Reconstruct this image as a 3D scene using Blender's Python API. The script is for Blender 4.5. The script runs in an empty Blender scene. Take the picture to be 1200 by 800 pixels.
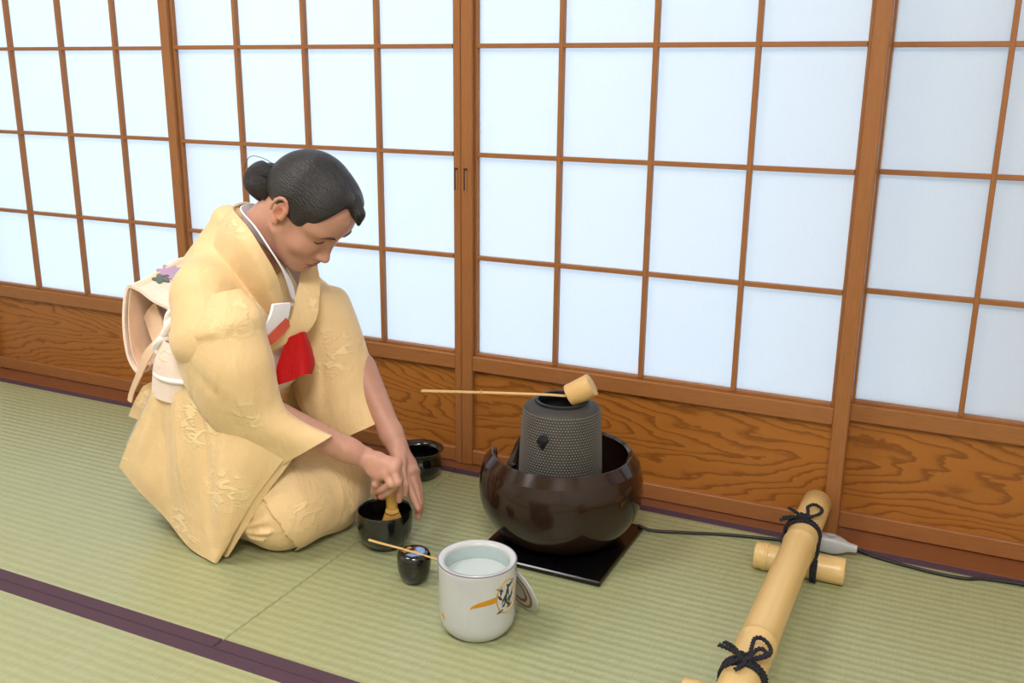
import bpy, bmesh, math, random
import numpy as np
from mathutils import Vector, Matrix

scene = bpy.context.scene
COL = scene.collection
PI = math.pi
rnd = random.Random(7)

# ---------------------------------------------------------------- camera
cam_d = bpy.data.cameras.new('camera')
cam_d.sensor_width = 36.0
cam_d.lens = 33.853
cam_d.clip_start = 0.05
cam = bpy.data.objects.new('camera', cam_d)
COL.objects.link(cam)
cam.matrix_world = Matrix(((0.904189, -0.120828, 0.409686, 0.679583),
                           (0.427011, 0.232829, -0.873758, -2.020991),
                           (0.010188, 0.964983, 0.262116, 0.942268),
                           (0, 0, 0, 1)))
scene.camera = cam

# ---------------------------------------------------------------- light, sky, exposure
world = bpy.data.worlds.new('sky')
scene.world = world
world.use_nodes = True
bg = world.node_tree.nodes['Background']
bg.inputs[0].default_value = (0.66, 0.83, 1.0, 1)
bg.inputs[1].default_value = 2.7


def area_lamp(name, loc, target, size, power, color):
    d = bpy.data.lights.new(name, 'AREA')
    d.shape = 'DISK'
    d.size = size
    d.energy = power
    d.color = color
    o = bpy.data.objects.new(name, d)
    COL.objects.link(o)
    o.location = loc
    o.rotation_euler = (Vector(target) - Vector(loc)).to_track_quat('-Z', 'Y').to_euler()
    return o


area_lamp('ceiling_lamp', (-1.15, -1.45, 2.30), (-1.0, -1.3, 0), 0.85, 27, (1.0, 0.98, 0.96))
area_lamp('ceiling_lamp', (0.75, -2.30, 2.30), (0.6, -1.6, 0), 0.85, 54, (1.0, 0.98, 0.96))

scene.view_settings.view_transform = 'Standard'
scene.view_settings.look = 'None'
scene.view_settings.gamma = 1.0
scene.view_settings.use_curve_mapping = False
scene.view_settings.exposure = 0.25

# ---------------------------------------------------------------- helpers: objects


def link(name, mesh, mat=None, parent=None, loc=None, rot=None):
    o = bpy.data.objects.new(name, mesh)
    COL.objects.link(o)
    if mat is not None and not mesh.materials:
        mesh.materials.append(mat)
    if parent is not None:
        o.parent = parent
    if loc is not None:
        o.location = loc
    if rot is not None:
        o.rotation_euler = rot
    return o


def empty(name, loc=(0, 0, 0), rotz=0.0, parent=None):
    o = bpy.data.objects.new(name, None)
    o.empty_display_size = 0.05
    COL.objects.link(o)
    o.location = loc
    o.rotation_euler = (0, 0, rotz)
    if parent is not None:
        o.parent = parent
    return o


def tag(o, label=None, cat=None, group=None, kind=None):
    for k, v in (('label', label), ('category', cat), ('group', group), ('kind', kind)):
        if v:
            o[k] = v
    return o


def py_mesh(name, verts, faces, smooth=True, sharp=None):
    me = bpy.data.meshes.new(name)
    me.from_pydata([tuple(v) for v in verts], [], [tuple(f) for f in faces])
    me.validate()
    if smooth:
        me.polygons.foreach_set('use_smooth', [True] * len(me.polygons))
        if sharp:
            me.set_sharp_from_angle(angle=math.radians(sharp))
    me.update()
    return me


def np_quads(name, V, F, smooth=True):
    me = bpy.data.meshes.new(name)
    n, m = len(V), len(F)
    k = F.shape[1]
    me.vertices.add(n)
    me.vertices.foreach_set('co', np.ascontiguousarray(V, dtype=np.float32).ravel())
    me.loops.add(m * k)
    me.loops.foreach_set('vertex_index', np.ascontiguousarray(F, dtype=np.int32).ravel())
    me.polygons.add(m)
    me.polygons.foreach_set('loop_start', np.arange(0, m * k, k, dtype=np.int32))
    if smooth:
        me.polygons.foreach_set('use_smooth', np.ones(m, dtype=bool))
    me.update(calc_edges=True)
    me.validate()
    return me


def box_mesh(name, sx, sy, sz, bevel=0.0015, seg=1):
    """box centred on the origin"""
    bm = bmesh.new()
    bmesh.ops.create_cube(bm, size=1.0)
    bmesh.ops.scale(bm, vec=(sx, sy, sz), verts=bm.verts)
    if bevel:
        bmesh.ops.bevel(bm, geom=bm.edges[:], offset=bevel, segments=seg, affect='EDGES', profile=0.5)
    me = bpy.data.meshes.new(name)
    bm.to_mesh(me)
    bm.free()
    return me


def box(name, x0, x1, y0, y1, z0, z1, mat, parent=None, bevel=0.0015):
    me = box_mesh(name, x1 - x0, y1 - y0, z1 - z0, bevel)
    return link(name, me, mat, parent, ((x0 + x1) / 2, (y0 + y1) / 2, (z0 + z1) / 2))


def lathe_mesh(name, prof, n=72, sharp=35, close=False):
    """revolve (r, z) pairs about z; r = 0 ends are closed with a fan"""
    V, F, rings = [], [], []
    for r, z in prof:
        if r < 1e-6:
            rings.append([len(V)])
            V.append((0, 0, z))
        else:
            rings.append(list(range(len(V), len(V) + n)))
            V += [(r * math.cos(2 * PI * k / n), r * math.sin(2 * PI * k / n), z) for k in range(n)]
    seq = list(range(len(rings)))
    pairs = list(zip(seq[:-1], seq[1:])) + ([(seq[-1], 0)] if close else [])
    for a, b in pairs:
        A, B = rings[a], rings[b]
        for k in range(n):
            k2 = (k + 1) % n
            if len(A) == 1 and len(B) == 1:
                continue
            if len(A) == 1:
                F.append((A[0], B[k2], B[k]))
            elif len(B) == 1:
                F.append((A[k], A[k2], B[0]))
            else:
                F.append((A[k], A[k2], B[k2], B[k]))
    me = py_mesh(name, V, F, True, sharp)
    bm = bmesh.new(); bm.from_mesh(me)
    bmesh.ops.recalc_face_normals(bm, faces=bm.faces)
    bm.to_mesh(me); bm.free()
    me.set_sharp_from_angle(angle=math.radians(sharp))
    return me


def catmull(pts, n):
    """n samples along a centripetal-ish Catmull-Rom through pts (any dimension)"""
    p = np.array(pts, float)
    if len(p) == 2:
        t = np.linspace(0, 1, n)[:, None]
        return p[0] * (1 - t) + p[1] * t
    p = np.vstack([2 * p[0] - p[1], p, 2 * p[-1] - p[-2]])
    m = len(p) - 3
    s = np.linspace(0, m, n)
    i = np.minimum(s.astype(int), m - 1)
    t = (s - i)[:, None]
    a, b, c, d = p[i], p[i + 1], p[i + 2], p[i + 3]
    return 0.5 * ((2 * b) + (c - a) * t + (2 * a - 5 * b + 4 * c - d) * t * t + (3 * b - a - 3 * c + d) * t ** 3)


def tube_arrays(path, rad, n=10, caps=True):
    """path: (m,3) points, rad: number or m radii -> verts, faces (parallel transport)"""
    P = np.array(path, float)
    m = len(P)
    R = np.full(m, rad, float) if np.isscalar(rad) else np.array(rad, float)
    T = np.gradient(P, axis=0)
    T /= np.linalg.norm(T, axis=1)[:, None] + 1e-12
    u = np.cross(T[0], (0, 0, 1.0))
    if np.linalg.norm(u) < 1e-3:
        u = np.cross(T[0], (0, 1.0, 0))
    u /= np.linalg.norm(u)
    V, F = [], []
    for i in range(m):
        u = u - T[i] * (u @ T[i])
        u /= np.linalg.norm(u) + 1e-12
        w = np.cross(T[i], u)
        for k in range(n):
            a = 2 * PI * k / n
            V.append(P[i] + R[i] * (math.cos(a) * u + math.sin(a) * w))
    for i in range(m - 1):
        for k in range(n):
            k2 = (k + 1) % n
            F.append((i * n + k, i * n + k2, (i + 1) * n + k2, (i + 1) * n + k))
    if caps:
        F.append(tuple(range(n))[::-1])
        F.append(tuple((m - 1) * n + k for k in range(n)))
    return V, F


def tube_mesh(name, path, rad, n=10, samples=None, sharp=50):
    p = catmull(path, samples) if samples else np.array(path, float)
    r = rad
    if samples and not np.isscalar(rad):
        r = catmull(np.array(rad, float)[:, None], samples)[:, 0]
    V, F = tube_arrays(p, r, n)
    return py_mesh(name, V, F, True, sharp)


def merge(parts):
    V, F = [], []
    for v, f in parts:
        o = len(V)
        V += [tuple(x) for x in v]
        F += [tuple(i + o for i in q) for q in f]
    return V, F


# ---------------------------------------------------------------- helpers: materials
class NT:
    def __init__(s, name):
        s.m = bpy.data.materials.new(name)
        s.m.use_nodes = True
        s.t = s.m.node_tree
        s.b = s.t.nodes['Principled BSDF']
        s.out = s.t.nodes['Material Output']

    def n(s, kind, **kw):
        nd = s.t.nodes.new(kind)
        for k, v in kw.items():
            setattr(nd, k, v)
        return nd

    def link(s, a, b):
        s.t.links.new(a, b)

    def coord(s, scale=(1, 1, 1), rot=(0, 0, 0), loc=(0, 0, 0), kind='Object', rand=0.0):
        tc = s.n('ShaderNodeTexCoord')
        mp = s.n('ShaderNodeMapping')
        mp.inputs['Scale'].default_value = scale
        mp.inputs['Rotation'].default_value = rot
        mp.inputs['Location'].default_value = loc
        src = tc.outputs[kind]
        if rand:
            oi = s.n('ShaderNodeObjectInfo')
            vm = s.n('ShaderNodeVectorMath', operation='SCALE')
            cb = s.n('ShaderNodeCombineXYZ')
            for i in range(3):
                s.link(oi.outputs['Random'], cb.inputs[i])
            s.link(cb.outputs[0], vm.inputs[0])
            vm.inputs['Scale'].default_value = rand
            ad = s.n('ShaderNodeVectorMath', operation='ADD')
            s.link(src, ad.inputs[0]); s.link(vm.outputs[0], ad.inputs[1])
            src = ad.outputs[0]
        s.link(src, mp.inputs['Vector'])
        return mp.outputs[0]

    def noise(s, vec, scale, detail=3, rough=0.55, dist=0.0):
        nd = s.n('ShaderNodeTexNoise')
        nd.inputs['Scale'].default_value = scale
        nd.inputs['Detail'].default_value = detail
        nd.inputs['Roughness'].default_value = rough
        nd.inputs['Distortion'].default_value = dist
        if vec is not None:
            s.link(vec, nd.inputs['Vector'])
        return nd.outputs[0]

    def math(s, op, a, b=None, c=None, clamp=False):
        nd = s.n('ShaderNodeMath', operation=op)
        nd.use_clamp = clamp
        for i, v in enumerate((a, b, c)):
            if v is None:
                continue
            if isinstance(v, (int, float)):
                nd.inputs[i].default_value = v
            else:
                s.link(v, nd.inputs[i])
        return nd.outputs[0]

    def sep(s, vec):
        nd = s.n('ShaderNodeSeparateXYZ')
        s.link(vec, nd.inputs[0])
        return nd.outputs

    def ramp(s, fac, stops, interp='LINEAR'):
        nd = s.n('ShaderNodeValToRGB')
        nd.color_ramp.interpolation = interp
        el = nd.color_ramp.elements
        while len(el) < len(stops):
            el.new(0.5)
        for e, (p, c) in zip(el, stops):
            e.position = p
            e.color = (*c, 1) if len(c) == 3 else c
        s.link(fac, nd.inputs[0])
        return nd.outputs[0]

    def mix(s, fac, a, b, blend='MIX'):
        nd = s.n('ShaderNodeMix', data_type='RGBA', blend_type=blend)
        for i, v in ((0, fac), (6, a), (7, b)):
            if isinstance(v, (int, float)):
                nd.inputs[i].default_value = v
            elif isinstance(v, tuple):
                nd.inputs[i].default_value = (*v, 1)
            else:
                s.link(v, nd.inputs[i])
        return nd.outputs[2]

    def bump(s, height, strength=0.3, dist=0.002, normal=None):
        nd = s.n('ShaderNodeBump')
        nd.inputs['Strength'].default_value = strength
        nd.inputs['Distance'].default_value = dist
        s.link(height, nd.inputs['Height'])
        if normal is not None:
            s.link(normal, nd.inputs['Normal'])
        s.link(nd.outputs[0], s.b.inputs['Normal'])
        return nd.outputs[0]

    def set(s, color=None, rough=None, metal=None, spec=None, coat=None, sheen=None, trans=None, ior=None, sss=None):
        def put(k, v):
            if v is None:
                return
            i = s.b.inputs[k]
            if isinstance(v, tuple):
                i.default_value = (*v, 1)
            elif isinstance(v, (int, float)):
                i.default_value = v
            else:
                s.link(v, i)
        put('Base Color', color); put('Roughness', rough); put('Metallic', metal)
        put('Specular IOR Level', spec); put('Coat Weight', coat); put('Sheen Weight', sheen)
        put('Transmission Weight', trans); put('IOR', ior); put('Subsurface Weight', sss)
        return s


def srgb(r, g, b):
    return tuple(((c / 255) / 12.92 if c / 255 <= 0.04045 else ((c / 255 + 0.055) / 1.055) ** 2.4) for c in (r, g, b))


def plain(name, color, rough=0.5, metal=0.0, spec=0.5, coat=None, bumpy=None):
    t = NT(name)
    v = t.coord()
    nz = t.noise(v, 22, 3)
    c2 = tuple(min(1, x * 1.08) for x in color)
    c1 = tuple(x * 0.92 for x in color)
    t.set(t.mix(nz, c1, c2), rough, metal, spec, coat)
    if bumpy:
        t.bump(t.noise(v, bumpy[0], 4), bumpy[1], bumpy[2])
    return t.m


def wood(name, axis, base, dark, cathedral=False, rough=0.42):
    """straight-grained (or cathedral) softwood, grain running along the given axis"""
    t = NT(name)
    k = {'x': 0, 'z': 2, 'y': 1}[axis]
    sc = [1.0, 1.0, 1.0]
    sc[k] = 0.09
    if cathedral:
        v = t.coord((1, 1, 1), rand=37.0)
        low = t.coord((1.8, 3.0, 8.0), rand=37.0)
        fine = t.coord((9, 20, 34), rand=37.0)
        n1 = t.noise(low, 1.0, 2.0, 0.5, 0.2)
        n2 = t.noise(fine, 1.0, 3.0, 0.6)
        x, y, z = t.sep(v)
        # rings of a log cut at a slant: nested tongues along the board
        cz = t.math('MULTIPLY_ADD', t.noise(t.coord((1.2, .01, .01), rand=37.0), 1.0, 1.0), 0.30, -0.15)
        oz = t.sep(t.coord((1, 1, 1)))[2]
        dz = t.math('ABSOLUTE', t.math('SUBTRACT', oz, cz))
        h = t.math('ADD', t.math('MULTIPLY', t.math('POWER', dz, 1.25), 72.0), t.math('MULTIPLY', x, 9.0))
        h = t.math('ADD', h, t.math('MULTIPLY', n1, 10.0))
        h = t.math('ADD', h, t.math('MULTIPLY', n2, 1.6))
        fr = t.math('FRACT', h)
        line = t.ramp(fr, [(0.0, (0, 0, 0)), (0.62, (0.16, 0.16, 0.16)), (0.86, (1, 1, 1)), (0.97, (0.75, 0.75, 0.75)), (1.0, (0, 0, 0))])
    else:
        v = t.coord(tuple(sc), rand=37.0)
        line = t.noise(v, 260, 2, 0.6)
        line = t.ramp(line, [(0.35, (0, 0, 0)), (0.75, (1, 1, 1))])
    s2 = [90.0, 90.0, 90.0]
    s2[k] = 4.0
    fib = t.noise(t.coord(tuple(s2), rand=11.0), 4, 3, 0.6)
    blot = t.noise(t.coord((1.4, 1.4, 1.4), rand=5.0), 3, 3)
    c = t.mix(t.math('MULTIPLY', line, 0.78 if cathedral else 0.40), base, dark)
    c = t.mix(t.math('MULTIPLY', fib, 0.30), c, tuple(x * 0.62 for x in base))
    c = t.mix(t.math('MULTIPLY', blot, 0.35), c, tuple(x * 0.72 for x in base))
    t.set(c, rough, 0.0, 0.35)
    t.bump(t.math('ADD', fib, t.math('MULTIPLY', line, 0.3)), 0.10, 0.001)
    return t.m
# ---------------------------------------------------------------- materials of the room
W_BASE, W_DARK = srgb(158, 103, 58), srgb(112, 64, 32)
M_stile = wood('cedar_upright', 'z', W_BASE, W_DARK)
M_rail = wood('cedar_rail', 'x', W_BASE, W_DARK)
M_panel = wood('cedar_panel', 'x', srgb(168, 105, 44), srgb(98, 50, 14), cathedral=True, rough=0.36)
M_sill = wood('sill_wood', 'x', srgb(134, 80, 46), srgb(92, 50, 28))
M_pull = plain('dark_pull', srgb(40, 26, 30), 0.6)


def paper_material():
    t = NT('shoji_paper')
    v = t.coord((1, 1, 1), rand=20.0)
    fib = t.noise(t.coord((60, 60, 9), rand=20.0), 6, 4, 0.7, 1.5)
    col = t.mix(fib, srgb(220, 223, 227), srgb(230, 232, 234))
    d = t.n('ShaderNodeBsdfDiffuse')
    tr = t.n('ShaderNodeBsdfTranslucent')
    t.link(col, d.inputs[0]); t.link(col, tr.inputs[0])
    mx = t.n('ShaderNodeMixShader')
    mx.inputs[0].default_value = 0.7
    t.link(d.outputs[0], mx.inputs[1]); t.link(tr.outputs[0], mx.inputs[2])
    t.link(mx.outputs[0], t.out.inputs['Surface'])
    t.t.nodes.remove(t.b)
    return t.m


M_paper = paper_material()


def tatami_material():
    t = NT('tatami_rush')
    v = t.coord((1, 1, 1), rand=9.0)
    x, y, z = t.sep(v)
    # the rush weave: ribs 1.45 cm apart along the mat, strands across it
    wob = t.noise(t.coord((60, 30, 3), rand=9.0), 1, 2)
    yy = t.math('MULTIPLY_ADD', wob, 0.006, y)
    rib = t.math('SINE', t.math('MULTIPLY', yy, 2 * PI / 0.0205))
    rib = t.math('MULTIPLY_ADD', rib, 0.5, 0.5)
    cell = t.math('FLOOR', t.math('MULTIPLY', yy, 1 / 0.0205))
    par = t.math('MULTIPLY', t.math('MODULO', t.math('ABSOLUTE', cell), 2.0), PI)
    st = t.math('SINE', t.math('ADD', t.math('MULTIPLY', x, 2 * PI / 0.0075), par))
    st = t.math('MULTIPLY_ADD', st, 0.5, 0.5)
    rush = t.noise(t.coord((420, 14, 1), rand=9.0), 1, 3, 0.6)
    rush2 = t.noise(t.coord((1, 1, 1), rand=9.0), 2.3, 4, 0.55)
    c = t.mix(rush, srgb(145, 151, 110), srgb(173, 178, 137))
    c = t.mix(t.math('MULTIPLY', rib, 0.26), c, srgb(118, 122, 86))
    c = t.mix(t.math('MULTIPLY', st, 0.06), c, srgb(170, 168, 132))
    c = t.mix(t.math('MULTIPLY', rush2, 0.25), c, srgb(142, 138, 94))
    t.set(c, 0.36, 0, 0.75)
    h = t.math('ADD', t.math('MULTIPLY', rib, -1.0), t.math('MULTIPLY', st, 0.25))
    h = t.math('ADD', h, t.math('MULTIPLY', rush, 0.4))
    t.bump(h, 0.32, 0.0025)
    return t.m


M_tatami = tatami_material()


def band_material():
    t = NT('purple_edge_cloth')
    v = t.coord((900, 900, 900))
    nz = t.noise(v, 1, 2)
    t.set(t.mix(nz, srgb(66, 46, 58), srgb(92, 70, 82)), 0.85, 0, 0.2)
    t.bump(nz, 0.2, 0.0005)
    return t.m


M_band = band_material()
M_plaster = plain('plaster', srgb(240, 235, 226), 0.9, bumpy=(60, 0.15, 0.002))
M_ceiling = wood('ceiling_board', 'y', srgb(226, 210, 186), srgb(204, 184, 156))

# ---------------------------------------------------------------- floor of tatami mats
XL, XR, YF = -2.20, 1.42, -3.75
floor = box('floor', XL - .06, XR + .06, YF - .06, 0.13, -0.20, -0.056, M_sill, None, 0)
tag(floor, kind='structure')
floor.location.z += 0
SEAM = -0.3958
mats = [(SEAM - 1.80, SEAM, -0.9225, -0.041), (SEAM, SEAM + 1.81, -0.9225, -0.041),
        (SEAM - 1.80, SEAM + 0.55, -1.805, -0.9225), (SEAM + 0.55, SEAM + 1.81, -1.805, -0.9225),
        (SEAM - 1.80, SEAM, -2.687, -1.805), (SEAM, SEAM + 1.81, -2.687, -1.805),
        (SEAM - 1.80, SEAM, -3.57, -2.687), (SEAM, SEAM + 1.81, -3.57, -2.687)]
g = 0.0007
fz = -floor.location.z
for i, (x0, x1, y0, y1) in enumerate(mats):
    cx, cy = (x0 + x1) / 2, (y0 + y1) / 2
    m = box('tatami_mat', x0 + g, x1 - g, y0 + g, y1 - g, -0.055, 0.0, M_tatami, floor, 0.0022)
    m.location = (cx - floor.location.x, cy - floor.location.y, -0.0275 - floor.location.z)
    for ya, yb in ((y0 + g, y0 + 0.0285), (y1 - 0.0285, y1 - g)):
        e = box('edge_band', x0 + g + .0004, x1 - g - .0004, ya, yb, -0.03, 0.0016, M_band, m, 0.0018)
        e.location = (0, (ya + yb) / 2 - cy, (-0.03 + 0.0016) / 2 + 0.0275)

# ---------------------------------------------------------------- sliding shoji doors
CW, CH, ZA, ZP = 0.212, 0.2427, 1.0155, 0.2904      # pane pitch, pane height, first rail seen, bottom of the paper
ROWS = [ZP, ZA - 2 * CH, ZA - CH, ZA, ZA + CH, ZA + 2 * CH, ZA + 3 * CH]
ZT = ROWS[-1]
mesh_vbar = box_mesh('muntin', 0.0105, 0.016, ZT - ZP, 0.0012)
mesh_vbar.materials.append(M_stile)


def shoji(name, xa, xb, x0, y, handle=None):
    """xa..xb outer width, x0 the left edge of the paper; y the front of the muntins"""
    d = empty(name, ((xa + xb) / 2, y, 0))
    tag(d, kind='structure')
    ox, oy = (xa + xb) / 2, y

    def b(nm, X0, X1, Y0, Y1, Z0, Z1, mat, bev=0.0015, par=d):
        o = box(nm, X0 - ox, X1 - ox, Y0, Y1, Z0, Z1, mat, par, bev)
        return o
    x4 = x0 + 4 * CW
    xi, xj = x0 + 0.0055, x4 - 0.0055          # visible edges of the paper
    b('stile', xa, xi - 0.0075, -0.009, 0.024, 0.0005, ZT + 0.05, M_stile, 0.002)
    s = b('stile', xj + 0.0075, xb, -0.009, 0.024, 0.0005, ZT + 0.05, M_stile, 0.002)
    # rebated inner frame round the paper
    b('inner_frame', xi - 0.0077, xi, 0.004, 0.022, ZP - .005, ZT, M_stile)
    b('inner_frame', xj, xj + 0.0077, 0.004, 0.022, ZP - .005, ZT, M_stile)
    b('lower_rail', xi - .008, xj + .008, -0.007, 0.024, 0.2485, 0.2860, M_rail, 0.002)
    b('inner_rail', xi, xj, 0.004, 0.022, 0.2850, 0.2930, M_rail)
    b('top_rail', xi - .008, xj + .008, -0.007, 0.024, ZT - 0.002, ZT + 0.05, M_rail, 0.002)
    b('bottom_rail', xi - .008, xj + .008, -0.007, 0.024, 0.0025, 0.0400, M_rail, 0.002)
    b('wood_panel', xi - .008, xj + .008, 0.006, 0.016, 0.038, 0.2495, M_panel, 0)
    # vertical and horizontal bars of the grid
    for k in (1, 2, 3):
        link('muntin', mesh_vbar, None, d, (x0 + k * CW - ox, 0.008, (ZT + ZP) / 2))
    for z in ROWS[1:-1]:
        b('cross_bar', xi, xj, 0.0012, 0.0150, z - 0.005, z + 0.005, M_rail, 0.001)
    # one sheet of paper to every opening
    for k in range(4):
        for r in range(6):
            z0 = ROWS[r] + (0.0 if r else 0.0)
            z1 = ROWS[r + 1]
            pz = box_mesh('paper_pane', CW, 0.0006, z1 - z0, 0)
            o = link('paper_pane', pz, M_paper, d, (x0 + (k + .5) * CW - ox, 0.0168, (z0 + z1) / 2))
    if handle is not None:
        b('door_pull', handle - 0.0050, handle + 0.0050, -0.0097, -0.0086, 0.690, 0.742, M_pull, 0.0003)
        b('pull_recess', handle - 0.0010, handle + 0.0046, -0.0100, -0.0090, 0.690, 0.7365, M_stile, 0.0002)
    return d


shoji('door_1', -2.185, -1.2875, -2.1594, 0.0395)
shoji('door_2', -1.3010, -0.4022, -1.2703, 0.0, -0.4135)
shoji('door_3', -0.4012, 0.5120, -0.3699, 0.0, -0.3885)
shoji('door_4', 0.4885, 1.3860, 0.5087, 0.0465)

# threshold flush with the mats, lintel and wall above
sill = box('trim_1', XL, XR, -0.0405, 0.12, -0.056, 0.0, M_sill, None, 0.002)
tag(sill, kind='structure')
lin = box('trim_2', XL, XR, -0.045, 0.12, ZT + 0.0505, ZT + 0.14, M_rail, None, 0.003)
tag(lin, kind='structure')
tag(box('wall_back', XL, XR, 0.0, 0.10, ZT + 0.1405, 2.36, M_plaster, None, 0), kind='structure')
tag(box('wall_left', XL - .06, XL, YF, 0.12, -0.056, 2.36, M_plaster, None, 0), kind='structure')
tag(box('wall_right', XR, XR + .06, YF, 0.12, -0.056, 2.36, M_plaster, None, 0), kind='structure')
tag(box('wall_front', XL - .06, XR + .06, YF - .06, YF, -0.056, 2.36, M_plaster, None, 0), kind='structure')
tag(box('ceiling', XL - .06, XR + .06, YF - .06, 0.12, 2.361, 2.42, M_ceiling, None, 0), kind='structure')
# added unseen walls outside that keep sky light off the right-hand doors
tag(box('sky_blocker_side', XR + 0.02, XR + 0.20, 0.14, 4.2, -0.6, 2.6, M_rail, None, 0), kind='structure')
tag(box('sky_blocker_rear', 0.55, XR + 0.20, 0.80, 1.00, -0.6, 2.6, M_rail, None, 0), kind='structure')
# ---------------------------------------------------------------- materials of the tea things
M_bronze = plain('brown_lacquered_bronze', srgb(38, 23, 17), 0.13, 0.0, 0.40, 0.15)
M_iron = plain('grey_cast_iron', srgb(62, 59, 56), 0.62, 0.2, 0.4, bumpy=(300, 0.2, 0.0008))
M_nub = plain('lit_iron_studs', srgb(112, 107, 101), 0.6, 0.2, 0.4)  # light catching the studs, put in as a paler grey than the body
M_iron_dark = plain('kettle_inside', srgb(44, 48, 56), 0.45, 0.5, 0.5)
M_black = plain('black_lacquer', srgb(10, 9, 10), 0.10, 0.0, 0.6, 0.5)
M_board = plain('black_board_lacquer', srgb(9, 8, 9), 0.16, 0.0, 0.5)
M_glaze = plain('black_raku_glaze', srgb(16, 15, 15), 0.13, 0.0, 0.55, 0.6, bumpy=(30, 0.06, 0.002))
M_white = plain('white_porcelain', srgb(186, 188, 190), 0.16, 0.0, 0.5, 0.4)
M_celadon = plain('pale_porcelain_inside', srgb(176, 190, 192), 0.16, 0.0, 0.5)
M_rimline = plain('violet_rim_line', srgb(122, 108, 130), 0.35)
M_gold = plain('gold_brown_brushwork', srgb(196, 136, 28), 0.35, 0.15)
M_leaf = plain('dark_leaf_brushwork', srgb(58, 58, 40), 0.5)
M_goldline = plain('gold_outline', srgb(202, 158, 70), 0.35, 0.3)
M_cable = plain('black_rubber', srgb(22, 22, 30), 0.45)
M_plug = plain('grey_plastic', srgb(176, 178, 180), 0.4)
M_rope = plain('black_hemp_rope', srgb(24, 24, 34), 0.9, bumpy=(400, 0.4, 0.001))


def bamboo_material(name, a, b, rough=0.34):
    t = NT(name)
    v = t.coord((160, 160, 3), rand=3.0)
    nz = t.noise(v, 1, 3)
    bl = t.noise(t.coord((6, 6, 2), rand=3.0), 2, 3)
    c = t.mix(nz, a, b)
    c = t.mix(t.math('MULTIPLY', bl, 0.4), c, tuple(x * 0.8 for x in a))
    t.set(c, rough, 0, 0.5)
    t.bump(nz, 0.05, 0.0006)
    return t.m


M_bamboo = bamboo_material('cured_bamboo', srgb(206, 170, 108), srgb(222, 190, 134))
M_bamboo_cut = bamboo_material('bamboo_cut', srgb(206, 164, 100), srgb(224, 188, 130), 0.5)
M_node = plain('bamboo_node', srgb(186, 142, 84), 0.5)
M_whisk = bamboo_material('whisk_bamboo', srgb(196, 146, 62), srgb(222, 178, 96), 0.5)


def water_material():
    t = NT('still_water')
    t.set((0.74, 0.82, 0.82), 0.03, 0, 0.5, trans=0.35, ior=1.33)
    return t.m


M_water = water_material()


def ring_sheet(name, r, u0, u1, z0, z1, fn, nu=24, nz=16, lift=0.0004):
    """a thin decal of brushwork that follows a pot wall of radius r(z); fn keeps a cell of the patch"""
    pass


# ---------------------------------------------------------------- brazier board
BX, BY = -0.0145, -0.302
board = box('brazier_board', -0.1375, 0.1375, -0.1375, 0.1375, 0, 0.012, M_board, None, 0.0025)
board.location = (BX + 0.007, BY, 0.0062)
tag(board, 'flat square black lacquer board lying on the mat under the brown brazier', 'board')

# ---------------------------------------------------------------- bronze brazier with a cut-away side
FX, FY, FZ = -0.0187, -0.283, 0.0125
fur = empty('tea_brazier', (FX, FY, FZ))
tag(fur, 'large round dark brown glossy brazier bowl, one side cut away, on the black board', 'brazier')


def furo_bowl():
    # profile: outside from the foot to the rim bevel, then inside down again
    out = [(0.085, 0.006), (0.106, 0.007), (0.120, 0.012), (0.137, 0.025), (0.152, 0.045), (0.1635, 0.068), (0.1700, 0.092), (0.1716, 0.113),
           (0.1705, 0.133), (0.1672, 0.152), (0.1618, 0.1690)]
    bev = [(0.1608, 0.1702), (0.1452, 0.1893), (0.1436, 0.1900), (0.1370, 0.1862)]
    ins = [(0.1400, 0.170), (0.1470, 0.145), (0.1500, 0.110), (0.1450, 0.072), (0.125, 0.040), (0.09, 0.026), (0.05, 0.022), (0.0, 0.021)]
    prof = [(0, 0.006)] + out + bev + ins
    n = 220
    V, F, idx = [], [], []

    def cut(a):
        # how far the rim is lowered at azimuth a (the mouth faces the person, toward -x)
        d = abs((a - math.radians(172) + PI) % (2 * PI) - PI)
        w = math.radians(25)
        s = min(1, max(0, (w - d) / math.radians(12)))
        s = s ** 1.3
        return 0.075 * s
    for r, z in prof:
        if r == 0:
            idx.append([len(V)]); V.append((0, 0, z)); continue
        row = []
        for k in range(n):
            a = 2 * PI * k / n
            zz = z
            if z > 0.08:
                c = cut(a)
                f = (z - 0.08) / (0.19 - 0.08)
                zz = z - c * f
            row.append(len(V))
            V.append((r * math.cos(a), r * math.sin(a), zz))
        idx.append(row)
    for A, B in zip(idx[:-1], idx[1:]):
        for k in range(n):
            k2 = (k + 1) % n
            if len(A) == 1:
                F.append((A[0], B[k2], B[k]))
            elif len(B) == 1:
                F.append((A[k], A[k2], B[0]))
            else:
                F.append((A[k], A[k2], B[k2], B[k]))
    me = py_mesh('furo', V, F, True, 21)
    bm = bmesh.new(); bm.from_mesh(me)
    bmesh.ops.recalc_face_normals(bm, faces=bm.faces)
    bm.to_mesh(me); bm.free()
    me.set_sharp_from_angle(angle=math.radians(21))
    return me


link('bowl', furo_bowl(), M_bronze, fur)
for k in range(3):
    a = math.radians(90 + 120 * k)
    link('foot', lathe_mesh('foot', [(0, 0), (0.013, 0), (0.016, 0.004), (0.016, 0.010), (0, 0.010)], 20), M_bronze, fur,
         (0.088 * math.cos(a), 0.088 * math.sin(a), 0.0004))
link('ash_bed', lathe_mesh('ash', [(0, 0.034), (0.06, 0.034), (0.122, 0.0365), (0.122, 0.034), (0.0, 0.03)], 48), M_iron_dark, fur)
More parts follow.
